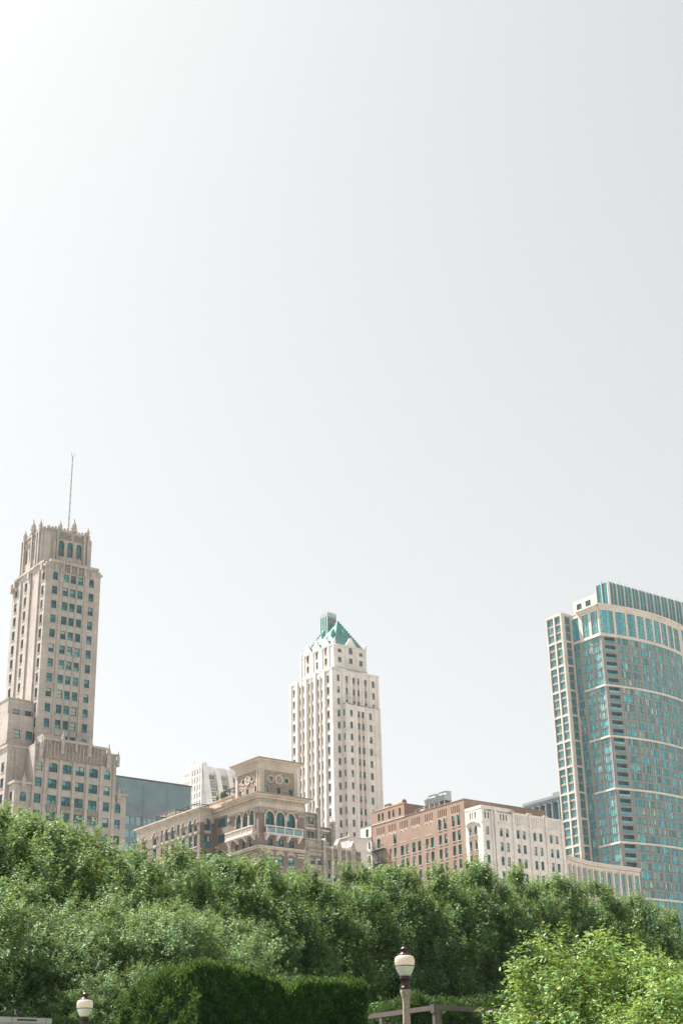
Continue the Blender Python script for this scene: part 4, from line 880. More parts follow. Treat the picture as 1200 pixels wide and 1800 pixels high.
# end wall (sunlit) with grid of windows
hw = grid([(600.9, 602.1), (603.3, 604.5), (605.7, 606.9), (608.0, 609.2)], [176.8-3.85*i for i in range(16)], 2.6, style='fixed', depth=.3, sill=False, glass='pane_grey')
B.wall(W(365.7), 600, 610.2, 100, 179.0, hw, 'far_white', 'wall', .3)
for v in (600.4, 602.7, 605.1, 607.5, 609.8): B.pbox('pier', 'far_white', W(365.7), v-.3, v+.3, 100, 179.3, .35)
mbw = B.mb('wall')
B.box('wall', 'far_white', 366.15, 440, 600.9, 610.2, 100, 178.0); B.box('wall', 'far_white', 365.9, 370, 610.25, 617.8, 100, 177.3)
for i in range(14): B.pbox('wall', 'tan_render', W(365.9), 610.5, 617.6, 176-4*i, 176.8-4*i, .3)
B.box('wall', 'far_white', 366, 369, 611.2, 615.6, 177.3, 182.0)
for u in (365.7, 372.9, 379.6, 386.4, 393.2, 400):
    z1 = 179.3 if u < 366 else 177.4
    P = [(u, 600.9, 100), (u+2.4, 600.9, 100), (u+2.4, 600.9, z1), (u, 600.9, z1)]
    sh = 13.0*(z1-100)/78
    lo = [(u+10.5, 592, 100), (u+12.9, 592, 100), (u+12.9, 601, 100), (u+10.5, 601, 100)]; hi = [(u, 599.7, z1), (u+2.4, 599.7, z1), (u+2.4, 601, z1), (u, 601, z1)]
    B.mb('flared_pier').hexa([B.rel(p) for p in lo+hi], 'far_white')
for u in (368.6, 375.4, 382.2, 389, 396):
    for i in range(14):
        z = 174-4*i; o_ = (179-z)*.135; bk = 'bay#%.1f' % u; B.box(bk, 'tan_render' if i < 2 else 'far_white', u+o_, u+3.8+o_, 600.2-o_*.4, 600.85, z-3.2, z); B.box(bk, 'pane_grey', u+o_+.4, u+3.2+o_, 600.1-o_*.4, 600.19-o_*.4, z-2.5, z-.4)
B.finish()
# ================================================================== 8. grey classical top storey behind the white front
B = Building('grey_colonnaded_building', 'blue grey building top with a row of tall columns behind the white front', 420, 400)
hw = [H(v, v+2.3, 131.6, 9.0, style='triple', sill=False, depth=1.0, glass='pane_screen') for v in (417.6, 421.2, 424.7, 428.3, 431.6)]
hw += [H(v, v+2.3, 131.6, 9.0, style='triple', sill=False, depth=1.0, glass='pane_screen') for v in (403.0, 406.6, 410.2, 413.8)]
B.wall(W(420), 398, 436.6, 60, 133.0, hw, 'grey_granite', 'wall', 1.0)
B.box('wall', 'grey_granite', 421.2, 450, 398, 436.5, 60, 132.9); B.box('cornice', 'grey_granite', 419.2, 450, 397.5, 437.3, 133.02, 134.1); B.box('cornice', 'grey_granite', 419.6, 450, 398, 437, 132.3, 133.0)
B.box('wing', 'grey_granite', 421.5, 450, 436.7, 446, 60, 132.5); B.box('attic', 'grey_granite', 420.6, 450, 398, 421, 134.12, 135.6)
for v in (402.3, 405.9, 409.5, 413.1, 416.75, 420.55, 424.1, 427.65, 431.1, 434.4):
    c = B.rel((419.7, v, 122)); B.mb('column').lathe(c, [(.6, 0), (.55, .4), (.5, 8.6), (.7, 9.0), (.7, 9.6)], 10, 'grey_granite')
B.finish()

# ================================================================== 9. residential high-rise on the right
B = Building('glass_highrise', 'curved teal glass and precast high rise with cream bands at the right edge', 374.7, 345, 'skyscraper')
FH = 3.07
def vcurve(u): return 345 - 3.1*(1-((u-396.5)/21.8)**2)
def chord(u0, u1):
    p = (u0, vcurve(u0)); q = (u1, vcurve(u1)); d = Vector((q[0]-p[0], q[1]-p[1])); L = d.length; d = d/L
    return Plane(p, (d.x, d.y), (d.y, -d.x)), L
bays = [375.0, 381.3, 386.55, 391.2, 395.6, 400.1, 404.4, 408.6, 412.8, 417.6]
bands = [172.1, 153.4, 135.0, 116.6, 98.3, 80.0, 61.7]
HG = dict(style='quad', frame='teal_frame', glass='pane_sky', depth=.22, sill=False, t=.045)
ZT = 172.1
for i in range(9):
    pl, L = chord(bays[i], bays[i+1])
    hh = []
    if i == 0:
        for k in range(36): hh.append(H(1.3, L-.75, ZT-.45-k*FH, 2.35, style='void', depth=1.8))
    else:
        a, b = (.6, L-.42)
        for k in range(36): hh.append(H(a, b, ZT-.3-k*FH, 2.45, **dict(HG, glass='pane_reflect_tint' if (i < 3+(k % 5 == 2)+(k > 14)*(k % 3 == 1)) and (k+i) % 4 else 'pane_sky')))
    B.wall(pl, 0, L, 55, ZT, hh, 'taupe_precast', 'wall', .25)
    if i == 0:
        for h in hh:
            B.quad('wall', 'pane_screen', pl, ((h['a'], h['z0']), (h['b'], h['z0']), (h['b'], h['z1']), (h['a'], h['z1'])), -1.79)
            bk = 'balcony_rail#%.2f' % h['z0']; B.pbox(bk, 'pane_sky', pl, h['a'], h['b'], h['z0']+.05, h['z0']+.75, -.05, -.1); B.pbox(bk, 'light_frame', pl, h['a'], h['b'], h['z0']+.76, h['z0']+.84, -.03, -.12)
    # top three glazed storeys between cream piers
    a, b = (.35, L-.55)
    B.wall(pl, 0, L, ZT, 183.2, [H(a, b, 181.8-k*0, 8.7, style='quad', frame='teal_frame', glass='pane_sky', depth=.3, sill=False, t=.07) for k in (0,)], 'cream_concrete', 'upper_wall', .3)
    for z in (178.9, 176.0):
        B.pbox('spandrel', 'louver', pl, a+.1, a+.7, z-.25, z+.2, -.14, -.3); B.pbox('spandrel', 'louver', pl, b-.7, b-.1, z-.25, z+.2, -.14, -.3); B.pbox('spandrel', 'light_frame', pl, a+.1, b-.1, z-.36, z-.27, -.14, -.3)
    if L > 1:
        for x in (0.3,): B.pbox('pilaster', 'taupe_precast', pl, x-.2, x+.25, 55, ZT-.3, .12)
    for k in range(36): B.pbox('floor_band', 'taupe_precast', pl, .6, L, ZT-.3-k*FH-2.45-.22, ZT-.3-k*FH-2.45-.08, .10)
    for z in bands: B.pbox('cream_band', 'cream_concrete', pl, -.02 if i else -.35, L+.02, z-.35, z+.35, .45)
    B.pbox('cornice', 'cream_concrete', pl, -.05 if i else -.5, L+.05, 182.4, 183.0, .5); B.pbox('cornice', 'cream_concrete', pl, -.05 if i else -1.2, L+.05 if i < 8 else L+.6, 183.21, 183.75, 1.3); B.pbox('cornice', 'cream_concrete', pl, -.05 if i else -.9, L+.05, 183.01, 183.2, .9)
B.mb('roof').face([B.rel((u, vcurve(u), 183.0)) for u in bays]+[B.rel((417.6, 362, 183)), B.rel((374.7, 362, 183))], 'roofing')
# sunlit side of the main mass
pm = W(374.9)
mh = []
for k in range(36): mh += [H(a, b, ZT-.3-k*FH, 2.45, **HG) for a, b in ((345.7, 349.2), (350.4, 354.0), (355.6, 358.6))]
B.wall(pm, 345.0, 361, 55, ZT, mh, 'taupe_precast', 'wall', .25)
B.wall(pm, 345.0, 361, ZT, 183.2, [H(a, b, 181.6, 8.6, style='quad', frame='teal_frame', glass='pane_sky', depth=.3, sill=False, t=.07) for a, b in ((345.7, 349.0), (350.2, 353.4), (355.2, 358.6))], 'cream_concrete', 'upper_wall', .3)
for z in bands: B.pbox('cream_band', 'cream_concrete', pm, 344.6, 354.6, z-.35, z+.35, .45)
for k in range(36): B.pbox('floor_band', 'taupe_precast', pm, 345.4, 354.4, ZT-.3-k*FH-2.45-.22, ZT-.3-k*FH-2.45-.08, .10)
for z0, z1, o_ in ((182.4, 183.0, .5), (183.01, 183.2, .9), (183.21, 183.75, 1.3)): B.pbox('cornice', 'cream_concrete', pm, 344.2, 355.2, z0, z1, o_)
for z in (178.9, 176.0):
    for a, b in ((345.7, 349.0), (350.2, 353.4)): B.pbox('spandrel', 'light_frame', pm, a+.1, b-.1, z-.36, z-.27, -.14, -.3)
# side wing with cream frame grid
pE2, pW2 = E(358.8), W(370.0)
we, ww = [], []
gz = [182.2-FH*k for k in range(40)]
for k, t in enumerate(gz):
    hgt = 2.35
    G2 = dict(style='triple', frame='teal_frame', glass='pane_sky', depth=.35, sill=False, t=.07)
    we.append(H(371.5, 374.0, t, hgt, **dict(G2, glass='pane_screen'))); ww += [H(359.35, 361.85, t, hgt, **G2), H(363.0, 365.7, t, hgt, **G2)]
B.shell(370.0, 374.88, 358.8, 366.4, 55, 183.0, 'taupe_precast', we, ww, part='wing_wall')
for b0_, b1_ in ((366.0, 366.5), (362.1, 362.75), (358.75, 359.2)): B.pbox('cream_frame', 'cream_concrete', pW2, b0_, b1_, 55, 183.6, .35)
for a, b in ((369.7, 371.3), (374.2, 374.88)): B.pbox('cream_frame', 'cream_concrete', pE2, a, b, 55, 183.6, .35)
for z in [182.7]+[172.6-9.2*i for i in range(13)]:
    B.pbox('cream_frame', 'cream_concrete', pW2, 358.7, 366.5, z-.05, z+.55 if z < 180 else 183.6, .3); B.pbox('cream_frame', 'cream_concrete', pE2, 371.3, 374.2, z-.05, z+.55 if z < 180 else 183.6, .3)
for t in gz:
    B.pbox('spandrel', 'rose_spandrel', pW2, 359.3, 365.8, t-FH+.02, t-2.37, .05)
B.box('cream_frame', 'cream_concrete', 374.9, 380, 360.5, 361.5, 182, 184.3)
# glass screen crown
zc0, zc1 = 183.3, 197.8
pc, pcw = E(352), W(389.2)
B.quad('glass_screen', 'pane_screen', pc, ((389.2, zc0), (460, zc0), (460, zc1), (389.2, zc1))); B.quad('glass_screen', 'pane_screen', pcw, ((352, zc0), (358.2, zc0), (358.2, zc1), (352, zc1)))
x = 389.2; i = 0
while x < 460:
    if i % 2 == 0: B.pbox('fin', 'cream_concrete', pc, x-.22, x+.22, zc0, zc1+.2, .5)
    else: B.pbox('fin', 'light_frame', pc, x-.1, x+.1, zc0, zc1+1.2, .35)
    x += 2.0; i += 1
for v in (352.15, 355.2, 358.0): B.pbox('fin', 'cream_concrete' if v != 355.2 else 'light_frame', pcw, v-.2, v+.2, zc0, zc1+(.2 if v != 355.2 else 1.0), .4)
for z in (186.5, 190, 193.5, 197.3):
    B.pbox('fin', 'steel_grey', pc, 389.3, 460, z-.06, z+.06, .06); B.pbox('fin', 'steel_grey', pcw, 352.3, 358, z-.06, z+.06, .06)
B.box('roof', 'steel_grey', 389.4, 460, 352.2, 358.1, 196.8, 197.4)
hp = grid([(361.8, 364.6), (366.6, 369.2)], [193.8], 2.6, style='triple', depth=.5, sill=False, glass='pane_screen')+grid([(361.8, 364.6), (366.6, 369.2)], [189.8], 4, style='triple', depth=.5, sill=False, glass='pane_screen')
B.wall(W(389.5), 358.3, 371, 183, 195.2, hp, 'cream_concrete', 'penthouse', .5); B.box('penthouse', 'cream_concrete', 390.1, 420, 358.3, 371, 183, 195.1)
# right wing with cream frames
pr = E(345.2); rw = []
for k in range(39):
    for a in (418.9, 422.3, 425.8, 429.3): rw.append(H(a, a+2.7, 182.2-k*FH, 2.35, style='triple', frame='teal_frame', glass='pane_sky', depth=.35, sill=False, t=.07))
B.shell(417.65, 434, 345.2, 371, 55, 183.6, 'taupe_precast', rw, [], part='wing_wall')
for a in (417.6, 418.35, 421.6, 425.05, 428.55, 432.1): B.pbox('cream_frame', 'cream_concrete', pr, a, a+.62, 55, 184, .3)
for z in [182.4]+[172.1-9.15*i for i in range(13)]: B.pbox('cream_frame', 'cream_concrete', pr, 418.9, 434, z, z+(.6 if z < 180 else 1.6), .27)
B.finish(limit=100)

# ================================================================== 10. low curved stone colonnade
B = Building('curved_low_building', 'low curved stone building with glazed bays below the glass high rise', 284.9, 281)
def vc2(u): return 282+4.4*(1-max(0.0, (304-u)/19.2)**2.0) if u < 304 else 286.4
us = [285.0+2.72*i for i in range(13)]
prev = None
for i in range(12):
    a, b = us[i], us[i+1]; p = (a, vc2(a)); q = (b, vc2(b)); d = Vector((q[0]-p[0], q[1]-p[1])); L = d.length; d /= L; pl = Plane(p, (d.x, d.y), (d.y, -d.x))
    B.wall(pl, 0, L, 0, 74.2, [H(.45, L-.4, 73.1-7.9*k, 7.2, style='triple', frame='light_frame', glass='pane_sky', depth=.5, sill=False, t=.08) for k in range(2)], 'cream_concrete', 'wall', .5)
    for z in (69.6, 66.4): B.pbox('spandrel', 'louver', pl, .55, L-.5, z-.2, z+.2, -.36, -.5)
    B.pbox('pilaster', 'cream_concrete', pl, -.22, .32, 0, 73.4, .3)
    for z0, z1, o_ in ((73.4, 73.9, .25), (74.21, 74.7, .5), (74.71, 75.1, .9)): B.pbox('cornice', 'cream_concrete', pl, -.05, L+.05, z0, z1, o_)
    for z0 in (75.5, 76.0): B.pbox('railing', 'steel_grey', pl, 0, L, z0, z0+.05, -.3, -.35)
    B.pbox('railing', 'steel_grey', pl, 0, .06, 75.1, 76.0, -.3, -.35)
B.mb('roof').face([B.rel((u, vc2(u), 74.6)) for u in us]+[B.rel((us[-1], 300, 74.6)), B.rel((285, 300, 74.6))], 'roofing')
B.mb('wall').face([B.rel(p) for p in ((us[-1], 286.4, 0), (us[-1], 300, 0), (us[-1], 300, 74.2), (us[-1], 286.4, 74.2))], 'cream_concrete')
B.finish()
# ================================================================== vegetation
def leaf_mesh(name, P, D, N, L, Wd, mat, extra=None):
    """one folded 4-vertex leaf per row: base P, direction D, side N, length L, width Wd"""
    n = len(P); V = np.empty((n, 4, 3), np.float32)
    mid = P+D*(L*.45)[:, None]; up_ = np.cross(D, N)
    V[:, 0] = P; V[:, 1] = mid+N*(Wd*.5)[:, None]+up_*(Wd*.16)[:, None]; V[:, 2] = P+D*L[:, None]; V[:, 3] = mid-N*(Wd*.5)[:, None]+up_*(Wd*.16)[:, None]
    me = bpy.data.meshes.new(name)
    me.vertices.add(n*4); me.vertices.foreach_set('co', V.reshape(-1))
    i = np.arange(n, dtype=np.int32)[:, None]*4
    F = np.concatenate([i+np.array([[0, 1, 2]]), i+np.array([[0, 2, 3]])], 1).reshape(-1, 3)
    me.loops.add(n*6); me.loops.foreach_set('vertex_index', F.reshape(-1).astype(np.int32))
    me.polygons.add(n*2); me.polygons.foreach_set('loop_start', (np.arange(n*2)*3).astype(np.int32)); me.polygons.foreach_set('loop_total', np.full(n*2, 3, np.int32))
    me.materials.append(MATS[mat]); me.update(calc_edges=True); me.validate()
    return me
def nrm(a): return a/np.maximum(np.linalg.norm(a, axis=1, keepdims=True), 1e-6)
def crown(rg, rad, h, z0, nshoot, nleaf, leaf, shoot, mat, lumps=14, upw=.8, spread=.28, flat=0.0, fill=.45, name='crown', width=.55, droop=0.0, top=1.0, lumpamp=.28):
    """leafy crown: shoots standing on and inside a lumpy ellipsoid"""
    C0 = np.array([0, 0, z0+h*.5]); R3 = np.array([rad, rad, h*.5])
    d = nrm(rg.normal(size=(nshoot, 3))); d[:, 2] = d[:, 2]*.9+.1; d = nrm(d)
    ld = nrm(rg.normal(size=(lumps, 3))); la = rg.uniform(.4, 1, lumps)
    dot = d@ld.T; bump = (np.exp((dot-1)*9)*la).max(1)
    r = (1-lumpamp)+lumpamp*bump*1.2
    inner = rg.random(nshoot) < fill; r = np.where(inner, r*rg.uniform(.35, .95, nshoot), r*rg.uniform(.93, 1.05, nshoot))
    # egg shape: narrower top
    zz = d[:, 2]*r; tap = np.where(zz > 0, 1-zz*(1-top)*.6, 1.0)
    B0 = C0+d*R3*r[:, None]; B0[:, :2] *= tap[:, None]
    sd_ = nrm(d*(1-upw)+np.array([0, 0, upw])+rg.normal(size=(nshoot, 3))*.22)
    sl_ = shoot*rg.uniform(.5, 1.4, nshoot)
    t = rg.random((nshoot, nleaf)); 
    Pp = B0[:, None]+sd_[:, None]*(sl_[:, None]*(t-.25))[..., None]
    off = rg.normal(size=(nshoot, nleaf, 3)); off /= np.linalg.norm(off, axis=2, keepdims=True)
    rad_ = (spread*(1.05-t)**.7*rg.uniform(.3, 1, t.shape))
    Pp = Pp+off*rad_[..., None]
    Dd = off*.8+sd_[:, None]*.5+rg.normal(size=off.shape)*.35; Dd[..., 2] -= droop
    P = Pp.reshape(-1, 3); D = nrm(Dd.reshape(-1, 3)); N = nrm(np.cross(D, nrm(rg.normal(size=P.shape)+np.array([0, 0, 1.2]))))
    n = len(P); L = leaf*rg.uniform(.6, 1.25, n)
    return leaf_mesh(name, P, D, N, L, L*width, mat)
def clumped(rg, rad, h, z0, K, cr, ns, nl, leaf, shoot, mat, upw=.6, spread=.12, width=.55, name='crown', top=.6, side=.75, droop=.0, inner=.25, jag=.0, photo=.38):
    """crown of K leafy clumps on branch ends, with gaps between them"""
    C0 = np.array([0, 0, z0+h*.5]); R3 = np.array([rad-cr*.6, rad-cr*.6, h*.5-cr*.6])
    # spread the clumps: best-candidate sampling
    pts = []
    for i in range(K):
        cand = nrm(rg.normal(size=(12, 3))); r = np.where(rg.random(12) < inner, rg.uniform(.3, .75, 12), rg.uniform(.86, 1.04+jag, 12)); c = cand*r[:, None]*R3
        if pts: dd = np.linalg.norm(c[:, None]-np.array(pts)[None], axis=2).min(1); pts.append(c[dd.argmax()])
        else: pts.append(c[0])
    c = np.array(pts); zz = c[:, 2]/R3[2]; c[:, :2] *= np.where(zz > 0, 1-zz*(1-top)*.7, 1.0)[:, None]
    out = nrm(c/R3)
    crs = cr*rg.uniform(.65, 1.2, K)
    d = rg.normal(size=(K, ns, 3)); d /= np.linalg.norm(d, axis=2, keepdims=True); d = d+out[:, None]*.55+np.array([0, 0, .35]); d /= np.linalg.norm(d, axis=2, keepdims=True)
    B0 = C0+c[:, None]+d*(crs[:, None]*rg.uniform(.35, 1.0, (K, ns)))[..., None]*np.array([1, 1, side])
    sd_ = d*(1-upw)+np.array([0, 0, upw])+rg.normal(size=d.shape)*.25; sd_ /= np.linalg.norm(sd_, axis=2, keepdims=True)
    B0 = B0.reshape(-1, 3); sd_ = sd_.reshape(-1, 3); n0 = len(B0); sl_ = shoot*rg.uniform(.4, 1.5, n0); t = rg.random((n0, nl))
    Pp = B0[:, None]+sd_[:, None]*(sl_[:, None]*(t-.3))[..., None]
    off = rg.normal(size=(n0, nl, 3)); off /= np.linalg.norm(off, axis=2, keepdims=True)
    Pp = Pp+off*(spread*(1.05-t)**.7*rg.uniform(.3, 1, t.shape))[..., None]
    Dd = off*.8+sd_[:, None]*.5+rg.normal(size=off.shape)*.3; Dd[..., 2] -= droop
    P = Pp.reshape(-1, 3); D = nrm(Dd.reshape(-1, 3)); n = len(P)
    # leaves turn their faces to the light: normals lean up and outward
    oc = np.repeat(np.repeat(d.reshape(-1, 3), nl, axis=0), 1, axis=0)
    nv = nrm(oc*.55+np.array([0, 0, .8])+rg.normal(size=P.shape)*photo)
    D = nrm(D-nv*(D*nv).sum(1, keepdims=True)*.85); N = nrm(np.cross(nv, D))
    L = leaf*rg.uniform(.6, 1.3, n)
    return leaf_mesh(name, P, D, N, L, L*width, mat)
def trunk_mesh(rg, h, r, z1, spread, mat='bark', nl=9, lean=.3, split=.35):
    mb = MB(); p = Vector((0, 0, 0)); k = 5; pts = [p]
    for i in range(k): pts.append(Vector((rg.uniform(-.1, .1), rg.uniform(-.1, .1), z1*(i+1)/k)))
    for i in range(k): mb.tube(pts[i], pts[i+1], r*(1-.5*i/k), r*(1-.5*(i+1)/k), 8, mat)
    for j in range(nl):
        a = 2*pi*j/nl+rg.uniform(-.3, .3); z = z1*rg.uniform(split, 1.0); b0 = Vector((0, 0, z)); s_ = spread*rg.uniform(.5, .95); rr = r*.38
        q = b0; n = 4; e = Vector((s_*cos(a), s_*sin(a), (h-z)*rg.uniform(.5, .85)))
        for i in range(n):
            t = (i+1)/n; q2 = b0+Vector((e.x*t**.8, e.y*t**.8, e.z*t**1.15))+Vector((rg.uniform(-.12, .12), rg.uniform(-.12, .12), 0)); mb.tube(q, q2, rr*(1-.75*i/n), rr*(1-.75*(i+1)/n), 5, mat)
            if i: 
                a2 = a+rg.uniform(-1.2, 1.2); q3 = q2+Vector((cos(a2), sin(a2), .9))*s_*.35; mb.tube(q2, q3, rr*.35, rr*.1, 4, mat)
            q = q2
    return mb
rg = np.random.default_rng(5)
# three crowns and trunks of the park trees in the back row
def ztop(me):
    a = np.empty(len(me.vertices)*3, np.float32); me.vertices.foreach_get('co', a); return float(np.percentile(a[2::3], 99.9))
protos = []
for i in range(4):
    cm_ = clumped(rg, 2.9, 9.8, 0, 115, .74, 30, 32, .11, .72, 'leaf_linden', .82, .11, top=.45, photo=.27)
    protos.append(cm_)
tb = trunk_mesh(rg, 12, .22, 8.0, 2.0); tm = tb.build('trunk'); bpy.data.objects.remove(tm); tmesh = bpy.data.meshes['trunk']
def tree(name, label, cat, loc, sc, rot, cmesh, tmesh_, cz, group=None, sxy=1.0):
    R_ = empty(name, loc, rot); tag(R_, label, cat, group)
    c = bpy.data.objects.new('crown', cmesh); COL.objects.link(c); c.parent = R_; c.location = (0, 0, cz); c.scale = (sc*sxy, sc*sxy, sc)
    t_ = bpy.data.objects.new('trunk', tmesh_); COL.objects.link(t_); t_.parent = R_; t_.scale = (1, 1, (cz+5*sc)/12)
    return R_
back = [(-75, 44, 1410, 'leafy green tree at the left edge in front of the limestone tower base'),
 (-5, 46, 1418, 'green tree with upright shoots below the left corner windows of the limestone tower'),
 (75, 49, 1436, 'tall tufted tree in front of the carved balcony panels of the limestone tower'),
 (150, 52, 1460, 'tufted tree in front of the right corner of the limestone tower'),
 (232, 55, 1492, 'round topped tree below the blue grey slab building'),
 (312, 58, 1488, 'tree in front of the left end of the arcaded brick wing'),
 (392, 61, 1505, 'tree in front of the recess between arcade wing and brick tower'),
 (466, 64, 1508, 'tree directly below the stone balconies of the brick tower'),
 (545, 67, 1530, 'lower tree in front of the weathered gothic building'),
 (618, 70, 1520, 'tree between the gothic gables and the narrow white rear front'),
 (690, 73, 1522, 'tree below the fire escape of the orange brick block'),
 (762, 76, 1524, 'taller tree in front of the middle of the orange brick block'),
 (835, 79, 1512, 'tree below the corner where brick meets white terracotta'),
 (905, 82, 1524, 'tree in front of the white terracotta street front'),
 (975, 85, 1540, 'tree below the joint of white front and curved building'),
 (1045, 88, 1550, 'tree in front of the curved low building'),
 (1112, 91, 1572, 'tree below the right end of the curved low building'),
 (1180, 94, 1600, 'tree at the right edge below the glass high rise'),
 (1250, 97, 1625, 'farthest right tree of the row cut by the picture edge')]
r2 = random.Random(3)
for i, (x, Y, ty, lb) in enumerate(back):
    p = at(x, ty, Y); sc = 1.0+Y/400
    tree('park_tree', lb, 'tree', (p.x, p.y, 0), sc, r2.uniform(0, 6.28), protos[i % 4], tmesh, p.z-ztop(protos[i % 4])*sc, 'trees of the tall back row', 1.0)
# second line behind, glimpsed through the first
WH = ['stone tower base', 'blue grey slab', 'arcade wing', 'brick tower', 'narrow white rear front', 'orange brick wall', 'white street front', 'curved low building']
for i, (x, Y, ty) in enumerate(((30, 58, 1450), (190, 64, 1500), (350, 70, 1520), (510, 76, 1545), (655, 82, 1545), (800, 88, 1545), (940, 92, 1560), (1080, 98, 1590))):
    p = at(x, ty, Y); tree('park_tree', 'dark tree half hidden behind the back row, toward the '+WH[i], 'tree', (p.x, p.y, 0), 1.15, r2.uniform(0, 6), protos[(i+1) % 4], tmesh, p.z-11.2, 'trees hidden behind the back row', 1.1)
# mid row: loose locust-like trees on the left
mp_ = [clumped(rg, 2.9, 5.4, 0, 125, .58, 24, 34, .08, .5, 'leaf_locust', .3, .10, width=.5, top=.9, side=.5, droop=.0, jag=.2, photo=.27) for _ in range(2)]
tb = trunk_mesh(rg, 12, .16, 5.0, 2.2, nl=12, split=.5); tmo = tb.build('trunk'); tmesh2 = tmo.data; bpy.data.objects.remove(tmo)
mid = [(-100, 40, 1545, 1.2, 'pale green spreading tree cut by the left picture edge above the stone wall'),
 (25, 41, 1560, 1.1, 'pale green spreading tree above the left street lamp'),
 (140, 43, 1590, 1.1, 'pale green spreading tree left of the clipped hedge'),
 (240, 42, 1580, 1.0, 'pale green spreading tree right behind the clipped hedge corner'),
 (335, 43, 1590, .92, 'rightmost of the pale green spreading trees, above the clipped hedge')]
for i, (x, Y, ty, sc, lb) in enumerate(mid):
    p = at(x, ty, Y); tree('spreading_tree', lb, 'tree', (p.x, p.y, 0), sc, 1.1*i, mp_[i % 2], tmesh2, p.z-ztop(mp_[i % 2])*sc, 'pale green trees in the middle distance')
for (x, Y, ty, sc, lb) in ((172, 38.2, 1732, .36, 'small light green bush beside the left street lamp'), (225, 39, 1700, .6, 'small green bush between the left lamp and the clipped hedge')):
    p = at(x, ty, Y); tree('bush', lb, 'bush', (p.x, p.y, 0), sc, 2.0, mp_[0], tmesh2, p.z-ztop(mp_[0])*sc)
# bright bush, near right
bm_ = clumped(rg, 1.55, 3.4, 0, 84, .38, 30, 26, .058, .32, 'leaf_bright', .62, .075, width=.52, top=.8, jag=.03, photo=.3)
bm2 = clumped(rg, 1.55, 3.4, 0, 84, .38, 30, 26, .058, .32, 'leaf_bright', .62, .075, width=.52, top=.8, jag=.03, photo=.3)
tb = trunk_mesh(rg, 12, .06, 2.0, 1.2, nl=14, split=.1); tmo = tb.build('trunk'); tmesh3 = tmo.data; bpy.data.objects.remove(tmo)
for (x, Y, ty, sc, ms_, lb) in ((1028, 17, 1634, .92, bm_, 'large bright yellow green bush at lower right'), (1150, 16.6, 1690, .7, bm2, 'bright lower bush leaning against the large yellow green one'), (1235, 14.5, 1690, .8, bm_, 'bright bush at the right picture edge')):
    p = at(x, ty, Y); R_ = tree('bright_bush', lb, 'bush', (p.x, p.y, 0), sc, x*.01, ms_, tmesh3, p.z-ztop(ms_)*sc)
    R_.children[1].scale = (1, 1, (p.z-.5)/12*.95)
# clipped hedges
def hedge(name, label, u0, u1, v0, v1, h, n, leaf, mat, group=None, rr=.3, low=2.2, wob=.10, hf=None):
    R_ = empty(name, g2w(u0, v0), YAW); tag(R_, label, 'hedge', group)
    U_, V_ = u1-u0, v1-v0; H_ = (lambda x, y: h) if hf is None else hf
    core = MB(); core.box(.22, U_-.22, .22, V_-.22, 0, h-.3, 'bark'); core.build('light_block_core', R_)  # unseen solid box added inside the hedge to block light
    fr = rg.random(n); a1 = U_*(h-low); a2 = V_*(h-low); a3 = U_*V_; tot = a1+a2+a3+a1*.3+a2*.3
    P = np.zeros((n, 3)); N0 = np.zeros((n, 3)); x = rg.random(n); y = rg.random(n)
    c = np.cumsum([a1, a2, a3, a1*.3, a2*.3])/tot; w_ = np.searchsorted(c, fr)
    zz = low+(h-low)*y
    for k, (pp, nn) in enumerate((((x*U_, 0*x, zz), (0, -1, 0)), ((0*x, x*V_, zz), (-1, 0, 0)), ((x*U_, y*V_, 0*x+h), (0, 0, 1)), ((x*U_, 0*x+V_, zz), (0, 1, 0)), ((0*x+U_, x*V_, zz), (1, 0, 0)))):
        s_ = w_ == k
        for j in range(3): P[s_, j] = pp[j][s_]; N0[s_, j] = nn[j]
    # round the edges
    c0 = np.array([U_/2, V_/2, 0]); hb = np.array([U_/2-rr, V_/2-rr, h-rr])
    Q = P-c0; q = np.clip(Q, [-hb[0], -hb[1], 0], hb); dv = Q-q; ln = np.linalg.norm(dv, axis=1, keepdims=True); nn = np.where(ln > 1e-5, dv/np.maximum(ln, 1e-5), N0); P = c0+q+nn*rr; N0 = nrm(nn)
    # uneven clipping: low frequency bulges and fine tufts
    b_ = .5*np.sin(P[:, 0]*2.3+1)*np.sin(P[:, 2]*2.9+.5)+.5*np.sin(P[:, 1]*3.1)*np.sin(P[:, 2]*2.2+2)+.5*np.sin(P[:, 0]*9+P[:, 1]*7+np.sin(P[:, 2]*5))*np.sin(P[:, 2]*10+P[:, 0]*3)+.4*np.sin(P[:, 0]*19+P[:, 1]*23)*np.sin(P[:, 2]*21+P[:, 1]*6)
    P += N0*(wob*b_-.06-rg.random(n)*.16)[:, None]; tuft = (rg.random(n) < .12)&(N0[:, 2] > .3); P[tuft, 2] += rg.random(tuft.sum())*.09
    if hf is not None: P[:, 2] *= hf(P[:, 0]/U_, P[:, 1]/V_)
    D = nrm(N0*.35+np.array([0, 0, .8])+rg.normal(size=(n, 3))*.5); S_ = nrm(np.cross(D, N0+rg.normal(size=(n, 3))*.5)); L = leaf*rg.uniform(.5, 1.4, n)
    o = bpy.data.objects.new('foliage', leaf_mesh('foliage', P, D, S_, L, L*.42, mat)); COL.objects.link(o); o.parent = R_
    return R_
hedge('clipped_hedge', 'dark green clipped block hedge in the foreground, lit on its left end', 12.5, 16.05, 20.6, 23.4, 4.54, 190000, .05, 'leaf_arborvitae', rr=.17, hf=lambda a, b: (1+.012*np.sin(a*9)-.045*np.maximum(a, 0)**1.5)*(1-.07*np.maximum(b, 0)**2)-.025*np.exp(-((a-.52)/.03)**2))
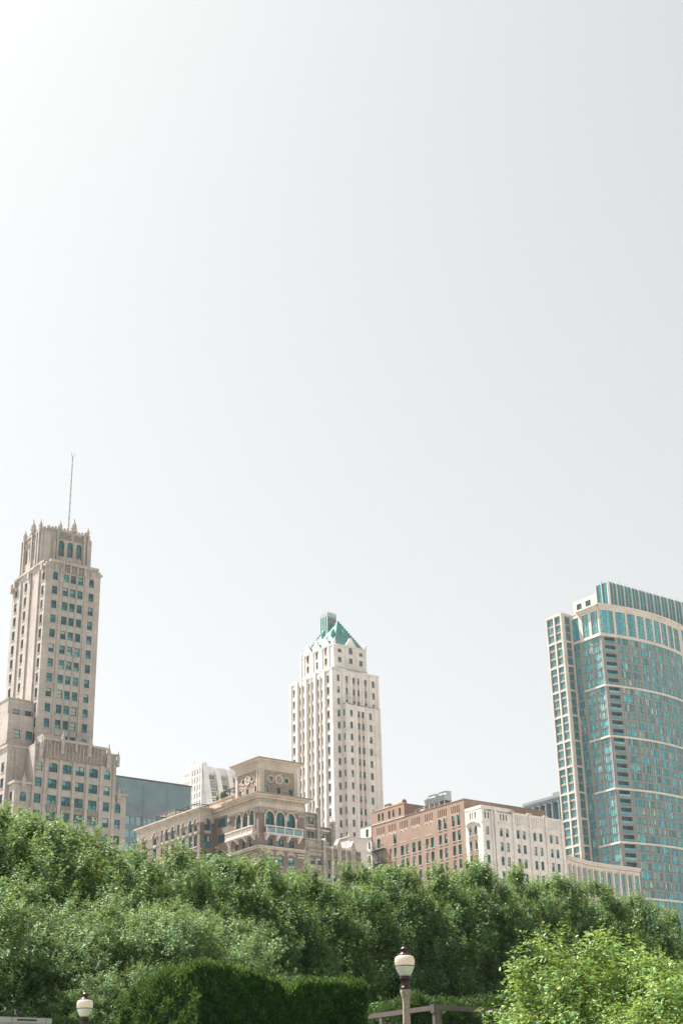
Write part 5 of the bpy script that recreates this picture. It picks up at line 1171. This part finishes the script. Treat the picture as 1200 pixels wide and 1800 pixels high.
hedge('clipped_hedge', 'lighter low clipped hedge behind the steel frame and lamp post', 20.0, 24.6, 24.6, 27.4, 4.82, 110000, .06, 'leaf_hedge', rr=.5, wob=.14, hf=lambda a, b: (1+.03*a)*(1-.1*np.maximum(b, 0)))
# understorey and shrub masses in the dark between the trees
um = clumped(rg, 2.4, 5.5, 0, 80, .6, 20, 30, .12, .6, 'leaf_linden', .6, .14, name='foliage')
for i, x in enumerate((470, 560, 650, 740, 830, 920, 1010, 1100, 1190)):
    p = at(x, 1765, 50+i*2.2); R_ = empty('understorey_shrub', (p.x, p.y, 0)); tag(R_, 'dark shrub in shade under the back row, '+('left of the hedge gap', 'above the long hedge middle', 'above the long hedge end', 'just left of the near lamp', 'just right of the near lamp', 'above the steel frame', 'behind the bright bush left flank', 'behind the bright bush peak', 'behind the bright bush right flank')[i], 'shrub', 'shrubs under the back row')
    c = bpy.data.objects.new('foliage', um); COL.objects.link(c); c.parent = R_; c.location = (0, 0, p.z-ztop(um)); c.rotation_euler = (0, 0, i*1.3)
    t_ = bpy.data.objects.new('stem', tmesh3); COL.objects.link(t_); t_.parent = R_; t_.scale = (1, 1, .6)

# ================================================================== lamps, steel frame, wall
def street_lamp(label, loc, sc=1.0):
    R_ = empty('street_lamp', loc); tag(R_, label, 'street lamp', 'acorn globe street lamps')
    def part(n, prof, seg, mat, rot=0, fl=0.0, sm=True, par=None):
        mb = MB(); mb.lathe((0, 0, 0), [(r*sc, z*sc) for r, z in prof], seg, mat, rot, fl); return mb.build(n, par or R_, smooth=sm)
    part('post', [(.24, 0), (.24, .25), (.17, .38), (.14, .55), (.13, .6), (.066, 4.05), (.062, 4.22), (.07, 4.28), (.092, 4.35), (.1, 4.39), (.1, 4.44)], 16, 'exposed_aggregate', 0, .07, False)
    part('fitter', [(.098, 4.44), (.1, 4.475), (.082, 4.485), (.076, 4.52), (.078, 4.57), (.092, 4.60), (.112, 4.625), (.112, 4.645), (.094, 4.655), (.1, 4.672)], 24, 'bronze')
    part('globe', [(.098, 4.672), (.115, 4.70), (.146, 4.76), (.166, 4.815), (.1745, 4.845)], 32, 'prismatic_globe')
    up_ = part('globe', [(.1745, 4.846), (.181, 4.90), (.182, 4.945), (.176, 4.985), (.160, 5.012), (.135, 5.026), (.12, 5.03)], 32, 'frosted_globe')
    part('band', [(.1755, 4.838), (.178, 4.842), (.178, 4.85), (.1755, 4.853)], 32, 'bronze')
    cp = part('cap', [(.118, 5.028), (.12, 5.045), (.105, 5.06), (.07, 5.078), (.058, 5.10), (.062, 5.125), (.076, 5.135), (.074, 5.155), (.05, 5.17), (.04, 5.19)], 24, 'bronze')
    part('finial', [(.03, 5.19), (.022, 5.205), (.028, 5.22), (.014, 5.235), (.012, 5.25), (.016, 5.258), (.003, 5.29)], 12, 'bronze', par=cp)
    return R_
p = at(711, 1700, 28.0); street_lamp('nearer street lamp with white acorn globe on a speckled concrete post, right of centre', (p.x, p.y, 0), 1.0)
p = at(149.5, 1768, 34.5); street_lamp('farther street lamp with white acorn globe at lower left', (p.x, p.y, 0), 1.0)
SF = empty('steel_frame', g2w(19.34, 22.99), YAW); tag(SF, 'brown grey steel beam frame around the low hedge behind the lamp', 'frame')
def sbox(n, *a):
    m_ = MB(); m_.box(*a, 'steel_grey'); m_.build(n, SF)
sbox('post', -.04, .04, -.04, .04, 0, 4.33); sbox('post', .34, .42, .3, .38, 0, 4.245); sbox('post', -.04, .04, 1.62, 1.70, 0, 4.245)
sbox('post', 2.6, 2.68, -.04, .04, 0, 4.245); sbox('beam', .041, 4.2, -.045, .045, 4.25, 4.345); sbox('beam', -.045, .035, .041, 4.0, 4.25, 4.34)
sbox('brace', .05, .3, .3, .36, 4.25, 4.33); m_ = MB(); m_.box(-.07, .07, -.055, -.045, 4.2, 4.36, 'steel_grey'); m_.box(-.055, -.046, -.06, .07, 4.2, 4.36, 'steel_grey'); m_.build('corner_plate', SF)
for k in (.8, 1.7, 2.55):
    m_ = MB(); m_.box(k, k+.09, -.06, -.046, 4.24, 4.30, 'steel_grey'); m_.build('bracket', SF)
# pale stone wall, lower left
WL = empty('stone_wall', g2w(4.0, 24.3), YAW); tag(WL, 'pale grey panelled stone wall with coping at the lower left corner', 'wall')
m_ = MB(); m_.box(0, 7.85, 0, 2.6, 0, 3.86, 'park_stone'); m_.build('panels', WL)
m_ = MB(); m_.box(-.05, 5.9, -.04, 2.65, 3.861, 3.97, 'park_stone'); m_.box(5.91, 7.89, -.03, 2.65, 3.861, 3.95, 'park_stone'); m_.build('coping', WL)
FL = empty('wall_light', g2w(11.2, 24.2, 3.98), YAW); tag(FL, 'small black floodlight fixture on top of the pale stone wall', 'light fixture')
m_ = MB(); m_.box(-.03, .03, -.03, .03, 0, .09, 'black_metal'); m_.build('bracket', FL); m_ = MB(); m_.box(-.02, .33, -.10, -.07, -.10, -.075, 'black_metal'); m_.build('arm', FL)
# rooftop greenery
for (u, v, z, s_, lb) in ((186.9, 299.6, 81.5, .16, 'small dark evergreen on the tan roof parapet'), (186.8, 297.4, 81.5, .22, 'thin yellow green shrub on the tan roof parapet'), (187.2, 296.9, 81.5, .26, 'airy pale shrub on the roof beside the steel canopy')):
    q = g2w(u, v, z); R_ = empty('roof_shrub', q); tag(R_, lb, 'shrub')
    c = bpy.data.objects.new('foliage', um); COL.objects.link(c); c.parent = R_; c.scale = (s_*.8, s_*.8, s_*1.4)

# ------------------------------------------------------------------ summer haze
mh_ = bpy.data.materials.new('haze'); mh_.use_nodes = True; n_ = mh_.node_tree; n_.nodes.clear()
pv_ = n_.nodes.new('ShaderNodeVolumePrincipled'); pv_.inputs['Color'].default_value = (0.90, 0.95, 1.0, 1); pv_.inputs['Density'].default_value = 0.00007; pv_.inputs['Anisotropy'].default_value = 0.3
oo = n_.nodes.new('ShaderNodeOutputMaterial'); n_.links.new(pv_.outputs[0], oo.inputs['Volume']); MATS['haze'] = mh_
m_ = MB(); m_.box(-1400, 1400, -1400, 1400, -1, 208, 'haze'); tag(m_.build('haze'), kind='stuff')
